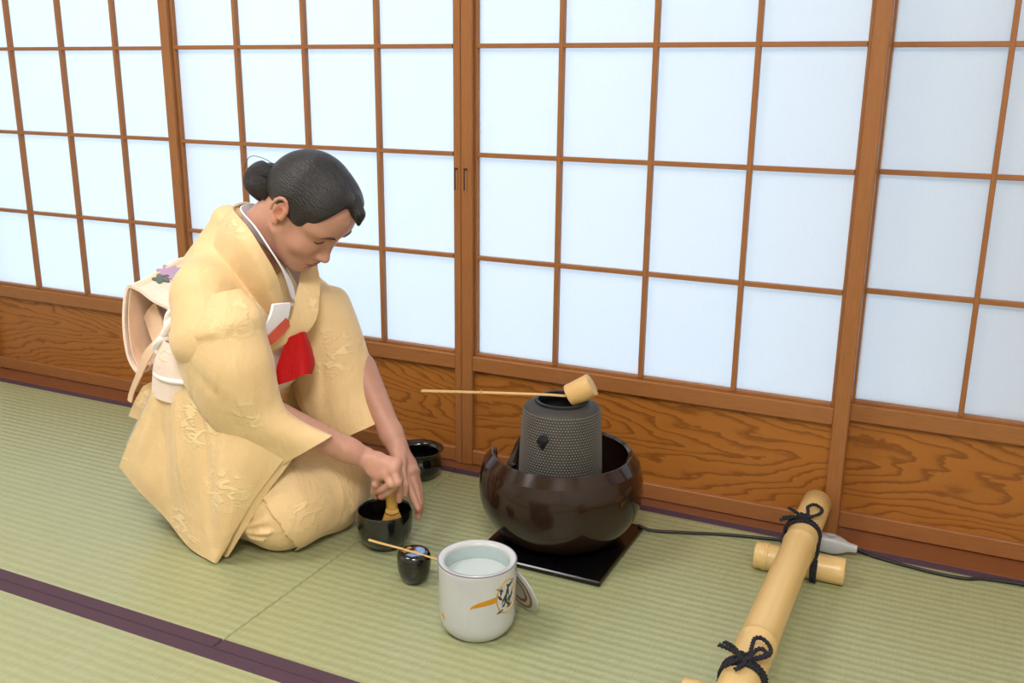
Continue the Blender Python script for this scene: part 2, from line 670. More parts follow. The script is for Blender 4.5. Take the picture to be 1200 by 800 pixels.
# iron trivet ring that carries the kettle
ring = [(0.062 * math.cos(a), 0.062 * math.sin(a), 0.056) for a in np.linspace(0, 2 * PI, 49)]
rv, rf = tube_arrays(ring, 0.0035, 8, False)
parts = [(rv, rf)]
for k in range(3):
    a = 2 * PI * k / 3
    parts.append(tube_arrays([(0.062 * math.cos(a), 0.062 * math.sin(a), 0.056), (0.066 * math.cos(a), 0.066 * math.sin(a), 0.032)], 0.0035, 8))
link('trivet', py_mesh('trivet', *merge(parts)), M_iron_dark, fur)

# ---------------------------------------------------------------- iron kettle
KX, KY = -0.0195, -0.287
ket = empty('iron_kettle', (KX, KY, 0.0723))
tag(ket, 'grey studded cast iron kettle with an open mouth, sitting inside the brown brazier', 'kettle')
kz = -0.0723
kp = [(0.0, 0.073), (0.062, 0.0735), (0.074, 0.079), (0.0815, 0.092), (0.0843, 0.12), (0.0842, 0.17), (0.0830, 0.21), (0.0805, 0.26), (0.0778, 0.292),
      (0.0760, 0.2985), (0.0725, 0.3025), (0.0600, 0.3062), (0.0555, 0.3075), (0.0535, 0.3095), (0.0532, 0.3135), (0.0518, 0.3145), (0.0495, 0.3135),
      (0.0492, 0.308), (0.058, 0.300), (0.070, 0.285), (0.076, 0.25), (0.078, 0.15), (0.07, 0.085), (0.0, 0.081)]
link('body', lathe_mesh('kettle', [(r, z + kz) for r, z in kp], 96, 40), M_iron, ket)
link('mouth_rim', lathe_mesh('mouth', [(0.0528, 0.3070 + kz), (0.0548, 0.3100 + kz), (0.0546, 0.3150 + kz), (0.0520, 0.3163 + kz), (0.0488, 0.3150 + kz),
                                       (0.0484, 0.3050 + kz), (0.0500, 0.302 + kz)], 72, 50, True), M_iron_dark, ket)
link('water', lathe_mesh('kettle_water', [(0, 0.268 + kz), (0.0730, 0.268 + kz), (0.0730, 0.262 + kz), (0, 0.262 + kz)], 48), M_iron_dark, ket)


def nubs():
    V, F = [], []
    rows = 32
    per = 84
    for i in range(rows):
        z = 0.118 + i * (0.296 - 0.118) / (rows - 1)
        r = np.interp(z, [0.12, 0.17, 0.21, 0.26, 0.292, 0.2985], [0.0843, 0.0842, 0.0830, 0.0805, 0.0778, 0.0762])
        for k in range(per):
            a = 2 * PI * (k + 0.5 * (i % 2)) / per
            c, s = math.cos(a), math.sin(a)
            da = 0.0026 / r
            o = len(V)
            for (dz, dd) in ((-0.0026, 0), (0, 1), (0.0026, 0), (0, -1)):
                V.append(((r - 0.0002) * math.cos(a + dd * da), (r - 0.0002) * math.sin(a + dd * da), z + dz + kz))
            V.append(((r + 0.0030) * c, (r + 0.0030) * s, z + 0.0004 + kz))
            F += [(o, o + 1, o + 4), (o + 1, o + 2, o + 4), (o + 2, o + 3, o + 4), (o + 3, o, o + 4)]
    return py_mesh('nubs', V, F, True)


tag(link('nubs', nubs(), M_nub, ket), kind='stuff')
for az in (266, 86):
    a = math.radians(az)
    rr = 0.0835
    lug = []
    bm = bmesh.new()
    # a small demon-mask lug: wedge with a ring hole
    pts = [(-0.013, 0), (-0.006, 0.013), (0.010, 0.016), (0.015, 0.006), (0.007, -0.004), (0.002, -0.020), (-0.006, -0.012)]
    vb = [bm.verts.new((0.0, y, z)) for y, z in pts]
    vt = [bm.verts.new((0.013 if 0 < i < 5 else 0.009, y * 0.66, z * 0.62 + 0.002)) for i, (y, z) in enumerate(pts)]
    bm.faces.new(vt)
    bm.faces.new(vb[::-1])
    for i in range(len(pts)):
        j = (i + 1) % len(pts)
        bm.faces.new((vb[i], vb[j], vt[j], vt[i]))
    bmesh.ops.bevel(bm, geom=bm.edges[:], offset=0.0012, segments=2, affect='EDGES')
    bmesh.ops.recalc_face_normals(bm, faces=bm.faces)
    me = bpy.data.meshes.new('lug'); bm.to_mesh(me); bm.free()
    link('lug', me, M_iron_dark, ket, (rr * math.cos(a), rr * math.sin(a), 0.250 + kz), (0, 0, a))

# ---------------------------------------------------------------- bamboo ladle resting across the kettle mouth
LAD_H = ((0.0128, -0.2870, 0.3294))
lad = empty('water_ladle', (0.0128, -0.2870, 0.3294))
tag(lad, 'pale bamboo water ladle resting across the kettle mouth with its cup at the right', 'ladle')
LH = Vector((-0.3047, -0.3650, 0.3131)) - Vector((0.0128, -0.2870, 0.3294))
LJ = Vector((-0.0094, -0.2870, 0.3234)) - Vector((0.0128, -0.2870, 0.3294))
# cup: open end toward the lower left, closed end up to the right
c0 = Vector((-0.0017, -0.2900, 0.3245)) - Vector((0.0128, -0.2870, 0.3294))
c1 = Vector((0.0417, -0.2780, 0.3519)) - Vector((0.0128, -0.2870, 0.3294))
axis = (c1 - c0)
L = axis.length
CR = 0.0242
cupm = lathe_mesh('cup', [(0, L), (CR - .0015, L), (CR, L - 0.001), (CR, 0.001), (CR - 0.0005, 0), (CR - 0.0026, 0), (CR - 0.0029, 0.001), (CR - 0.0029, L - 0.004), (0, L - 0.004)], 56, 40)
cup = link('cup', cupm, M_bamboo_cut, lad, c0)
cup.rotation_euler = axis.to_track_quat('Z', 'Y').to_euler()
hp = [LH, LH * 0.55 + LJ * 0.45 + Vector((0, 0, 0.001)), LJ * 0.85 + LH * 0.15 + Vector((0, 0, 0.001)), LJ, LJ + axis * 0.22]


def strip_mesh(name, pts, widths, thick, up=(0, 0, 1), samples=28):
    p = catmull([tuple(v) for v in pts], samples)
    w = catmull(np.array(widths, float)[:, None], samples)[:, 0]
    T = np.gradient(p, axis=0)
    T /= np.linalg.norm(T, axis=1)[:, None]
    side = np.cross(T, np.array(up, float))
    side /= np.linalg.norm(side, axis=1)[:, None]
    nn = np.cross(side, T)
    V, F = [], []
    ring = [(-1, -1), (-0.7, -1), (0.7, -1), (1, -1), (1, 0.3), (0.6, 1), (-0.6, 1), (-1, 0.3)]
    m = len(ring)
    for i in range(samples):
        for a, b in ring:
            V.append(p[i] + side[i] * a * w[i] * 0.5 + nn[i] * b * thick * 0.5)
    for i in range(samples - 1):
        for k in range(m):
            k2 = (k + 1) % m
            F.append((i * m + k, i * m + k2, (i + 1) * m + k2, (i + 1) * m + k))
    F.append(tuple(range(m))[::-1]); F.append(tuple((samples - 1) * m + k for k in range(m)))
    return py_mesh(name, V, F, True, 40)


link('handle', strip_mesh('ladle_handle', hp, [0.0085, 0.0075, 0.0062, 0.0070, 0.006], 0.0036), M_bamboo_cut, lad)
nd = LH * 0.585 + LJ * 0.415
link('handle_node', lathe_mesh('hnode', [(0, -0.0012), (0.0040, -0.0012), (0.0046, 0), (0.0040, 0.0012), (0, 0.0012)], 16), M_node, lad, nd + Vector((0, 0, .0012)), (0, PI / 2, math.atan2(LH.y, LH.x)))

# ---------------------------------------------------------------- white fresh-water jar
MX, MY = -0.0188, -0.6648
jar = empty('water_jar', (MX, MY, 0.0))
tag(jar, 'open white porcelain water jar painted with a gold band and bamboo leaves', 'jar')
jp = [(0.0, 0.003), (0.046, 0.003), (0.0475, 0.0005), (0.051, 0.0005), (0.0535, 0.003), (0.0615, 0.012), (0.0655, 0.021), (0.0675, 0.034), (0.0683, 0.07), (0.0688, 0.10), (0.0692, 0.128),
      (0.0690, 0.1345), (0.0672, 0.1368), (0.0635, 0.1360), (0.0590, 0.1345), (0.0572, 0.1330), (0.0566, 0.128), (0.058, 0.10), (0.058, 0.03), (0.052, 0.016), (0, 0.014)]
link('jar_body', lathe_mesh('jar', jp, 96, 60), M_white, jar)
link('inside_glaze', lathe_mesh('jar_in', [(0.0562, 0.1295), (0.0568, 0.1000), (0.0572, 0.04), (0.05, 0.0205), (0, 0.0185), (0, 0.0175), (0.0505, 0.0195), (0.0577, 0.04), (0.0573, 0.10), (0.0567, 0.1295)], 72, 60, True), M_celadon, jar)
wr = [(0.0690 * math.cos(a), 0.0690 * math.sin(a), 0.1352) for a in np.linspace(0, 2 * PI, 97)]
link('rim_line', py_mesh('rim_line', *tube_arrays(wr, 0.0009, 8, False)), M_rimline, jar)
link('water', lathe_mesh('jar_water', [(0, 0.106), (0.0562, 0.106), (0.0562, 0.1055), (0.0560, 0.0215), (0.0488, 0.0215), (0, 0.0215)], 72, 40), M_water, jar)


def wall_r(z):
    return float(np.interp(z, [0.0615, 0.0675, 0.07, 0.10, 0.128], [0.0682, 0.0683, 0.0684, 0.0688, 0.0692]))


def decal(outline, lift=0.0003, thick=0.0003, wall=wall_r):
    """outline: (azimuth deg, z) polygon on the pot wall -> thin painted patch, triangulated by strips"""
    bm = bmesh.new()
    vs = [bm.verts.new((a, z, 0)) for a, z in outline]
    f = bm.faces.new(vs)
    bmesh.ops.triangulate(bm, faces=[f])
    for _ in range(2):
        bmesh.ops.subdivide_edges(bm, edges=[e for e in bm.edges if abs(e.verts[0].co.x - e.verts[1].co.x) > 3.0], cuts=1, use_grid_fill=False)
        bmesh.ops.triangulate(bm, faces=bm.faces[:])
    r = bmesh.ops.extrude_face_region(bm, geom=bm.faces[:])
    top = {g for g in r['geom'] if isinstance(g, bmesh.types.BMVert)}
    for v in bm.verts:
        a, z = math.radians(v.co.x), v.co.y
        rr = wall(z) + (lift if v in top else -thick)
        v.co = (rr * math.cos(a), rr * math.sin(a), z)
    bmesh.ops.recalc_face_normals(bm, faces=bm.faces)
    me = bpy.data.meshes.new('decal'); bm.to_mesh(me); bm.free()
    return me


# azimuth of the camera from the jar is about -63 degrees; the picture's right is toward +azimuth
link('gold_band', decal([(-74.5, 0.0730), (-70, 0.0765), (-62, 0.0790), (-50, 0.0810), (-30, 0.0840), (-30, 0.0950), (-48, 0.0915), (-62, 0.0870), (-71, 0.0805)]), M_gold, jar)
oval = [(-15 + 19 * math.cos(t), 0.0885 + 0.0310 * math.sin(t)) for t in np.linspace(0, 2 * PI, 33)[:-1]]
link('bamboo_medallion', decal(oval, 0.00045), M_white, jar)
ol = [(wall_r(z) + .0006, math.radians(a), z) for a, z in oval + oval[:1]]
link('medallion_outline', py_mesh('ol', *tube_arrays([(r * math.cos(a), r * math.sin(a), z) for r, a, z in ol], 0.0011, 6, False)), M_goldline, jar)
lv = []
for (a0, z0, ln, ang, w) in [(-38, 0.076, 0.024, 60, 0.0030), (-33, 0.070, 0.030, 75, 0.0030), (-36, 0.083, 0.018, 130, 0.0036), (-30, 0.080, 0.020, 20, 0.0034), (-30, 0.078, 0.018, -40, 0.0034),
                             (-34, 0.100, 0.016, 150, 0.0036), (-26, 0.104, 0.018, 30, 0.0036), (-24, 0.088, 0.022, 100, 0.0032), (-20, 0.078, 0.020, 70, 0.0032), (-28, 0.067, 0.014, 10, 0.0036), (-34, 0.066, 0.013, 200, 0.0032), (-40, 0.092, 0.016, 80, 0.0030), (-30, 0.094, 0.018, 60, 0.0034), (-22, 0.070, 0.020, 95, 0.0030), (-37, 0.070, 0.012, 45, 0.0034), (-26, 0.074, 0.016, 120, 0.0034), (-30, 0.110, 0.012, -20, 0.0034)]:
    ca, sa = math.cos(math.radians(ang)), math.sin(math.radians(ang))
    k = 180 / PI / 0.0685; ln *= 1.15; w *= 1.5
    P4 = [(0, 0), (0.35, 0.5), (1, 0), (0.35, -0.5)]
    lv.append(decal([(a0 + 12 + (t * ln * ca - s * w * sa) * k, z0 + t * ln * sa + s * w * ca) for t, s in P4], 0.0008))
bm = bmesh.new()
for me in lv:
    bm.from_mesh(me)
mm = bpy.data.meshes.new('leaf_painting'); bm.to_mesh(mm); bm.free()
link('leaf_painting', mm, M_leaf, jar)
link('gold_fleck', decal([(-128, 0.046), (-124, 0.049), (-119, 0.041), (-120, 0.038), (-125, 0.041)]), M_gold, jar)

# lid of the jar, leaning on edge against its far right side
lid = empty('jar_lid', (0, 0, 0))
tag(lid, 'round white jar lid with brown rings, leaning on edge against the white water jar', 'lid')
lp = [(0, -0.0035), (0.040, -0.0035), (0.0480, -0.0030), (0.0520, -0.0005), (0.0522, 0.0012), (0.049, 0.0030), (0.03, 0.0058), (0, 0.0070)]
link('lid_disc', lathe_mesh('lid', lp, 72, 50), M_white, lid)
for r0, r1 in ((0.030, 0.0355), (0.014, 0.020)):
    z0, z1 = 0.0058 - (r0 - .03) * .147 + 0.0002, 0.0058 - (r1 - .03) * .147 + 0.0002
    if r0 < .03:
        z0, z1 = 0.0066, 0.0064
    link('brown_ring', lathe_mesh('lidring', [(r0, z0 - .0006), (r0, z0), (r1, z1), (r1, z1 - .0006)], 56, 40, True), plain('lid_brown', srgb(128, 84, 38), 0.4), lid)
for r0, r1 in ((0.036, 0.0415), (0.022, 0.028)):
    link('brown_ring', lathe_mesh('lidring', [(r0, -0.0032), (r0, -0.0038), (r1, -0.0038), (r1, -0.0032)], 56, 40, True), plain('lid_brown_under', srgb(136, 88, 40), 0.4), lid)
link('lid_knob', lathe_mesh('knob', [(0, 0.006), (0.007, 0.006), (0.0085, 0.011), (0.007, 0.0135), (0, 0.0145)], 32, 50), plain('knob_brown', srgb(84, 46, 24), 0.4), lid)
ln = Vector((0.44, 0.84, 0.34)).normalized()
lid.rotation_euler = ln.to_track_quat('Z', 'Y').to_euler()
lid.location = (MX + 0.044, MY + 0.078, 0.0500)

# ---------------------------------------------------------------- black tea bowl, whisk, tea caddy, scoop, waste-water bowl
CX, CY = -0.3343, -0.4718
bowl = empty('tea_bowl', (CX, CY, 0))
tag(bowl, 'black glazed tea bowl on the mat under the hands of the kneeling person', 'bowl')
bp = [(0, 0.005), (0.026, 0.005), (0.027, 0.0005), (0.032, 0.0005), (0.0345, 0.006), (0.046, 0.015), (0.0540, 0.027), (0.0575, 0.045), (0.0578, 0.064), (0.0572, 0.0795), (0.0560, 0.0828), (0.0540, 0.0822),
      (0.0530, 0.078), (0.0532, 0.05), (0.049, 0.030), (0.038, 0.0175), (0.015, 0.0115), (0, 0.011)]
link('bowl_wall', lathe_mesh('tea_bowl', bp, 80, 60), M_glaze, bowl)
link('tea', lathe_mesh('tea', [(0, 0.0205), (0.0395, 0.0205), (0.0395, 0.0195), (0, 0.0150)], 40), plain('green_tea', srgb(92, 110, 40), 0.3), bowl)

wh = empty('tea_whisk', (-0.3121, -0.4780, 0.0802))
tag(wh, 'golden bamboo tea whisk standing in the black tea bowl, gripped by the right hand', 'whisk')
wax = Vector((0.03, -0.05, 1)).normalized()
wh.rotation_euler = wax.to_track_quat('Z', 'Y').to_euler()
link('whisk_handle', lathe_mesh('whisk_handle', [(0, 0.010), (0.0105, 0.010), (0.0120, 0.014), (0.0116, 0.04), (0.0112, 0.062), (0.0098, 0.064), (0, 0.064)], 28, 40), M_whisk, wh)
tn = []
for ringr, nn_, tip in ((1.0, 46, 0.0262), (0.62, 26, 0.013)):
    for k in range(nn_):
        a = 2 * PI * k / nn_
        ca, sa = math.cos(a), math.sin(a)
        pts = [(0.0112 * ringr * ca, 0.0112 * ringr * sa, 0.012), (0.0165 * ringr * ca, 0.0165 * ringr * sa, -0.006), ((tip - .002) * ca, (tip - .002) * sa, -0.030), (tip * 0.86 * ca, tip * 0.86 * sa, -0.044)]
        tn.append(tube_arrays(catmull(pts, 8), [0.0009] * 5 + [0.0007] * 3, 5))
tag(link('tines', py_mesh('tines', *merge(tn)), M_whisk, wh), kind='stuff')
tr = [(0.0141 * math.cos(a), 0.0141 * math.sin(a), 0.003 + 0.0006 * math.sin(5 * a)) for a in np.linspace(0, 2 * PI, 41)]
link('binding_thread', py_mesh('thread', *tube_arrays(tr, 0.0011, 6, False)), M_rope, wh)

nat = empty('tea_caddy', (-0.205, -0.5708, 0))
tag(nat, 'small rounded black lacquer tea caddy with a painted blue reflection and gold on its lid', 'caddy')
link('caddy_body', lathe_mesh('caddy', [(0, 0.0005), (0.021, 0.0005), (0.0232, 0.0018), (0.0280, 0.012), (0.0318, 0.026), (0.0331, 0.0420), (0.0330, 0.0432), (0, 0.0432)], 64, 40), M_black, nat)
link('lid', lathe_mesh('caddy_lid', [(0, 0.0434), (0.0331, 0.0434), (0.0332, 0.0450), (0.0322, 0.0545), (0.0300, 0.0598), (0.0270, 0.0620), (0.015, 0.0632), (0, 0.0635)], 64, 50), M_black, nat)


def lid_top(r):
    return float(np.interp(r, [0, 0.015, 0.027, 0.030], [0.0635, 0.0632, 0.0620, 0.0600]))


def top_decal(pts, lift=0.0003):
    bm = bmesh.new()
    vs = [bm.verts.new((x, y, 0)) for x, y in pts]
    bmesh.ops.triangulate(bm, faces=[bm.faces.new(vs)])
    bmesh.ops.subdivide_edges(bm, edges=bm.edges[:], cuts=1)
    r = bmesh.ops.extrude_face_region(bm, geom=bm.faces[:])
    top = {g for g in r['geom'] if isinstance(g, bmesh.types.BMVert)}
    for v in bm.verts:
        v.co.z = lid_top(math.hypot(v.co.x, v.co.y)) + (lift if v in top else -0.0003)
    bmesh.ops.recalc_face_normals(bm, faces=bm.faces)
    me = bpy.data.meshes.new('td'); bm.to_mesh(me); bm.free()
    return me


M_blue = plain('blue_reflection', srgb(116, 150, 196), 0.25)  # reflection on the black lacquer lid, painted on as flat blue
link('reflection_patch', top_decal([(-0.006, -0.021), (0.008, -0.022), (0.019, -0.012), (0.022, 0.004), (0.014, 0.017), (0.002, 0.020), (-0.004, 0.010), (0.006, 0.003), (0.002, -0.008)]), M_blue, nat)
M_caddygold = plain('caddy_gold', srgb(206, 152, 78), 0.3, 0.4)
for q in ([(-0.022, -0.010), (-0.012, -0.016), (-0.006, -0.010), (-0.014, -0.004)], [(-0.020, 0.004), (-0.012, -0.001), (-0.009, 0.007), (-0.016, 0.012)], [(0.000, -0.004), (0.009, -0.006), (0.008, 0.001), (0.002, 0.002)]):
    link('gold_fleck', top_decal(q, 0.0006), M_caddygold, nat)

sc0, sc1 = Vector((-0.2819, -0.6100, 0.0871)), Vector((-0.1531, -0.5660, 0.0540))
sco = empty('tea_scoop', (sc0 + sc1) / 2)
sco.location = (sc0 + sc1) / 2
tag(sco, 'slender pale bamboo tea scoop lying across the top of the black caddy', 'scoop')
cc = (sc0 + sc1) / 2
sm = strip_mesh('scoop', [sc0 - cc, (sc0 - cc) * 0.6, (sc0 - cc) * 0.1 + Vector((0, 0, 0.001)), (sc1 - cc) * 0.6 + Vector((0, 0, 0.0006)), sc1 - cc], [0.0072, 0.0064, 0.0056, 0.0052, 0.0050], 0.0020)
link('scoop_shaft', sm, M_bamboo_cut, sco)
link('scoop_node', lathe_mesh('snode', [(0, -0.001), (0.0024, -0.001), (0.0029, 0), (0.0024, 0.001), (0, 0.001)], 14), M_node, sco, Vector((0, 0, 0.0009)), (0, PI / 2, math.atan2((sc1 - sc0).y, (sc1 - sc0).x)))

ken = empty('waste_water_bowl', (-0.4571, -0.1284, 0))
tag(ken, 'dark waste water bowl with flared rim, on the mat by the door panel', 'bowl')
link('pot', lathe_mesh('kensui', [(0, 0.004), (0.030, 0.004), (0.031, 0.0006), (0.036, 0.0006), (0.046, 0.009), (0.0560, 0.024), (0.0585, 0.038), (0.0555, 0.052), (0.0510, 0.0595), (0.0520, 0.0640), (0.0610, 0.0722), (0.0619, 0.0738), (0.0605, 0.0746),
                                  (0.0500, 0.0690), (0.0465, 0.0640), (0.0470, 0.058), (0.052, 0.050), (0.0545, 0.038), (0.052, 0.025), (0.042, 0.012), (0, 0.009)], 72, 60), M_black, ken)

# ---------------------------------------------------------------- bamboo barrier rail on two short bamboo feet, tied with black cord


def culm(name, length, r, nodes, taper=0.0, hollow=True):
    """bamboo along +z from 0, nodes: list of z of the ridges"""
    zs = sorted(set([0.0, length] + [z + d for z in nodes for d in (-0.012, -0.005, -0.002, 0.0, 0.002, 0.005, 0.012)] + list(np.linspace(0, length, 14))))
    zs = [z for z in zs if 0 <= z <= length]
    prof = []
    for z in zs:
        rr = r * (1 - taper * z / length)
        for n in nodes:
            d = abs(z - n)
            if d < 0.0021:
                rr += 0.0018 if d > 0.0005 else 0.0006
            elif d < 0.0055:
                rr += 0.0009
        prof.append((rr, z))
    rin = r * 0.80
    prof = [(0, 0.010), (rin, 0.010), (rin, 0.0)] + [(prof[0][0] - 0.001, 0.0)] + [(prof[0][0], 0.001)] + prof[1:-1] + [(prof[-1][0], length - 0.001), (prof[-1][0] - .001, length), (rin * 0.95, length), (rin * .95, length - 0.010), (0, length - 0.010)]
    return lathe_mesh(name, prof, 48, 50)


rail_y0, rail_y1 = -0.030, -0.84
PR = 0.0300
FZ_ = 0.0265
PZ = 0.0265 * 2 + PR - 0.004
rail = empty('bamboo_barrier', (0.458, -0.43, 0))
tag(rail, 'yellow bamboo barrier rail tied with black cord onto two short bamboo feet', 'barrier')


def at_rail(name, me, mat, loc, rot=None):
    return link(name, me, mat, rail, Vector(loc) - Vector(rail.location), rot)


at_rail('bamboo_pole', culm('pole', rail_y0 - rail_y1, PR, [0.215, 0.600], -0.03), M_bamboo, (0.468, rail_y0, PZ), (PI / 2, 0, -0.010))
for fy, x0 in ((-0.215, 0.380), (-0.728, 0.372)):
    at_rail('bamboo_foot', culm('foot', 0.172, FZ_, [0.020], 0), M_bamboo, (x0, fy - 0.004, FZ_ - 0.0004), (0, PI / 2, 0.03))


def rope(path, r=0.0036, samples=60, twist=46):
    """two-strand twisted cord along a path"""
    p = catmull(path, samples)
    T = np.gradient(p, axis=0)
    T /= np.linalg.norm(T, axis=1)[:, None] + 1e-9
    up = np.array([0.3, 0.2, 0.93])
    s = np.cross(T, up); s /= np.linalg.norm(s, axis=1)[:, None] + 1e-9
    w = np.cross(s, T)
    ln = np.concatenate([[0], np.cumsum(np.linalg.norm(np.diff(p, axis=0), axis=1))])
    out = []
    for ph in (0, PI):
        a = ln * 2 * PI / 0.013 + ph
        q = p + (np.cos(a)[:, None] * s + np.sin(a)[:, None] * w) * r * 0.5
        out.append(tube_arrays(q, r * 0.62, 6))
    return out


def tie(cx, cy, loops, fo):
    """cord wound over the pole and round the foot, knotted on top with a loop and short ends"""
    parts = []
    for dy in (-0.007, 0.0, 0.007):
        ring_ = []
        for t in np.linspace(-0.35 * PI, 1.35 * PI, 22):
            ring_.append((cx + (PR + 0.0035) * math.cos(t), cy + dy + 0.010 * math.cos(t * 2 + dy * 90) * 0.3, PZ + (PR + 0.0035) * math.sin(t)))
        parts += rope(ring_, 0.0034, 90)
    for sx in (-1, 1):
        for dy in (-0.006, 0.005):
            x = cx + sx * (PR + 0.0030)
            parts += rope([(x, cy + dy, PZ - 0.004), (x + sx * .001, cy + (fo - 0.020) * 0.5 + dy * 0.5, PZ - 0.026), (x + dy * 0.6, cy + fo - 0.0265, 0.040), (x + dy * 0.6, cy + fo - 0.0305, 0.026), (x + dy * 0.6, cy + fo - 0.0250, 0.010), (x + dy * 0.6, cy + fo - 0.0170, 0.004)], 0.0034, 60)
    top = PZ + PR + 0.005
    for q in loops:
        parts += rope([(cx + a, cy + b, top + c) for a, b, c in q], 0.0034, 70)
    # the knot
    for k in range(3):
        a = k * 2.1
        kp_ = [(cx + 0.009 * math.cos(a + t) * (1 if k else 1.2), cy + 0.007 * math.sin(a + t * 1.0), top + 0.003 + 0.004 * math.sin(2 * t + k)) for t in np.linspace(0, 2 * PI, 12)]
        parts += rope(kp_, 0.0036, 40)
    me = py_mesh('cord', *merge(parts))
    return me


lo1 = [[(0.006, 0.0, 0.002), (0.004, 0.025, 0.006), (0.000, 0.050, 0.004), (0.010, 0.068, 0.004), (0.026, 0.060, 0.000), (0.026, 0.036, 0.001), (0.014, 0.010, 0.003), (0.004, 0.0, 0.002)],
       [(-0.004, 0.0, 0.003), (-0.018, 0.014, 0.004), (-0.034, 0.028, 0.004)],
       [(-0.004, 0.0, 0.003), (-0.026, 0.000, -0.002), (-0.040, -0.002, -0.006)],
       [(-0.004, 0.0, 0.004), (-0.022, -0.006, 0.0), (-0.043, -0.010, -0.008)]]
lo2 = [[(0.006, 0.0, 0.002), (0.006, 0.022, 0.010), (0.006, 0.044, 0.012), (0.016, 0.052, 0.010), (0.030, 0.040, 0.006), (0.032, 0.022, 0.004), (0.018, 0.006, 0.003), (0.004, 0.0, 0.002)],
       [(0.006, 0.0, 0.002), (0.012, 0.022, 0.006), (0.020, 0.030, 0.006), (0.028, 0.020, 0.004), (0.014, 0.004, 0.004)],
       [(-0.004, 0.0, 0.003), (-0.020, 0.016, 0.006), (-0.036, 0.024, 0.006)],
       [(-0.004, 0.0, 0.004), (-0.022, 0.010, 0.004), (-0.042, 0.016, 0.004)],
       [(-0.002, -0.004, 0.003), (-0.014, -0.020, 0.004), (-0.022, -0.030, 0.000)],
       [(0.002, -0.004, 0.003), (0.002, -0.022, 0.004), (-0.006, -0.036, 0.003)]]
for cx, cy, lo, fo in ((0.4630, -0.198, lo1, -0.021), (0.4610, -0.732, lo2, 0.0)):
    me = tie(0, 0, lo, fo)
    at_rail('cord_tie', me, M_rope, (cx + 0.001, cy, 0))

# ---------------------------------------------------------------- power cable and its grey connector
pc = empty('power_cable', (0.30, -0.09, 0))
tag(pc, 'thin black power cable running from the brazier board along the wall', 'cable')
cab = [(0.122, -0.178, 0.016), (0.150, -0.168, 0.006), (0.215, -0.143, 0.004), (0.300, -0.112, 0.004), (0.40, -0.087, 0.004), (0.47, -0.074, 0.006), (0.505, -0.070, 0.012)]
cab2 = [(0.560, -0.068, 0.010), (0.600, -0.078, 0.005), (0.68, -0.0905, 0.004), (0.735, -0.094, 0.004), (0.77, -0.090, 0.004), (0.80, -0.078, 0.005), (0.87, -0.068, 0.005), (0.98, -0.066, 0.005), (1.15, -0.07, 0.004), (1.36, -0.07, 0.004)]
po = Vector(pc.location)
v1 = tube_arrays(catmull(cab, 60), 0.0034, 10)
v2 = tube_arrays(catmull(cab2, 90), 0.0034, 10)
me = py_mesh('cable', *merge([v1, v2]))
link('cord', me, M_cable, pc, -po)
bm = bmesh.new()
sec = [(-0.046, 0.011, 0.012), (-0.040, 0.017, 0.018), (0.000, 0.0175, 0.019), (0.012, 0.0155, 0.0165), (0.030, 0.008, 0.009), (0.044, 0.0065, 0.0075), (0.047, 0.0060, 0.007)]
V, F = [], []
for x, w, h in sec:
    for k in range(16):
        a = 2 * PI * k / 16
        cxx = math.copysign(abs(math.cos(a)) ** 0.55, math.cos(a)); szz = math.copysign(abs(math.sin(a)) ** 0.55, math.sin(a))
        V.append((x, w * cxx, h * szz))
for i in range(len(sec) - 1):
    for k in range(16):
        F.append((i * 16 + k, i * 16 + (k + 1) % 16, (i + 1) * 16 + (k + 1) % 16, (i + 1) * 16 + k))
F.append(tuple(range(16))); F.append(tuple((len(sec) - 1) * 16 + k for k in range(16))[::-1])
me = py_mesh('connector', V, F, True, 40)
bm.from_mesh(me); bmesh.ops.recalc_face_normals(bm, faces=bm.faces); bm.to_mesh(me); bm.free()
con = link('connector', me, M_plug, pc, Vector((0.515, -0.0900, 0.0205)) - po, (0, 0.0, -0.03))
link('switch_dimple', lathe_mesh('dimple', [(0, 0), (0.0085, 0), (0.0105, 0.0012), (0.0095, 0.0018), (0.0075, 0.0008), (0, 0.0006)], 24), plain('grey_plastic_dark', srgb(160, 162, 166), 0.4), con, (-0.006, -0.002, 0.0180))

# ---------------------------------------------------------------- faint steam rising from the kettle
def steam_material():
    t = NT('steam')
    t.t.nodes.remove(t.b)
    v = t.coord((1, 1, 1))
    x, y, z = t.sep(v)
    wv = t.noise(t.coord((16, 16, 9)), 1, 3, 0.6, 1.2)
    wv = t.ramp(wv, [(0.48, (0, 0, 0)), (0.72, (1, 1, 1))])
    r = t.math('SQRT', t.math('ADD', t.math('MULTIPLY', x, x), t.math('MULTIPLY', y, y)))
    edge = t.math('SUBTRACT', 1.0, t.math('MULTIPLY', r, 1 / 0.036), clamp=True)
    top = t.math('SUBTRACT', 1.0, t.math('MULTIPLY', z, 1 / 0.13), clamp=True)
    d = t.math('MULTIPLY', t.math('MULTIPLY', wv, edge), t.math('MULTIPLY', top, 9.0))
    sc = t.n('ShaderNodeVolumeScatter')
    t.link(d, sc.inputs['Density'])
    t.link(sc.outputs[0], t.out.inputs['Volume'])
    return t.m


stm = link('steam', lathe_mesh('steam', [(0, 0), (0.030, 0.002), (0.037, 0.05), (0.036, 0.11), (0.02, 0.13), (0, 0.131)], 32), steam_material(), None, (KX - 0.012, KY, 0.3175))
tag(stm, 'faint wisp of steam rising from the open kettle mouth', 'steam', kind='stuff')
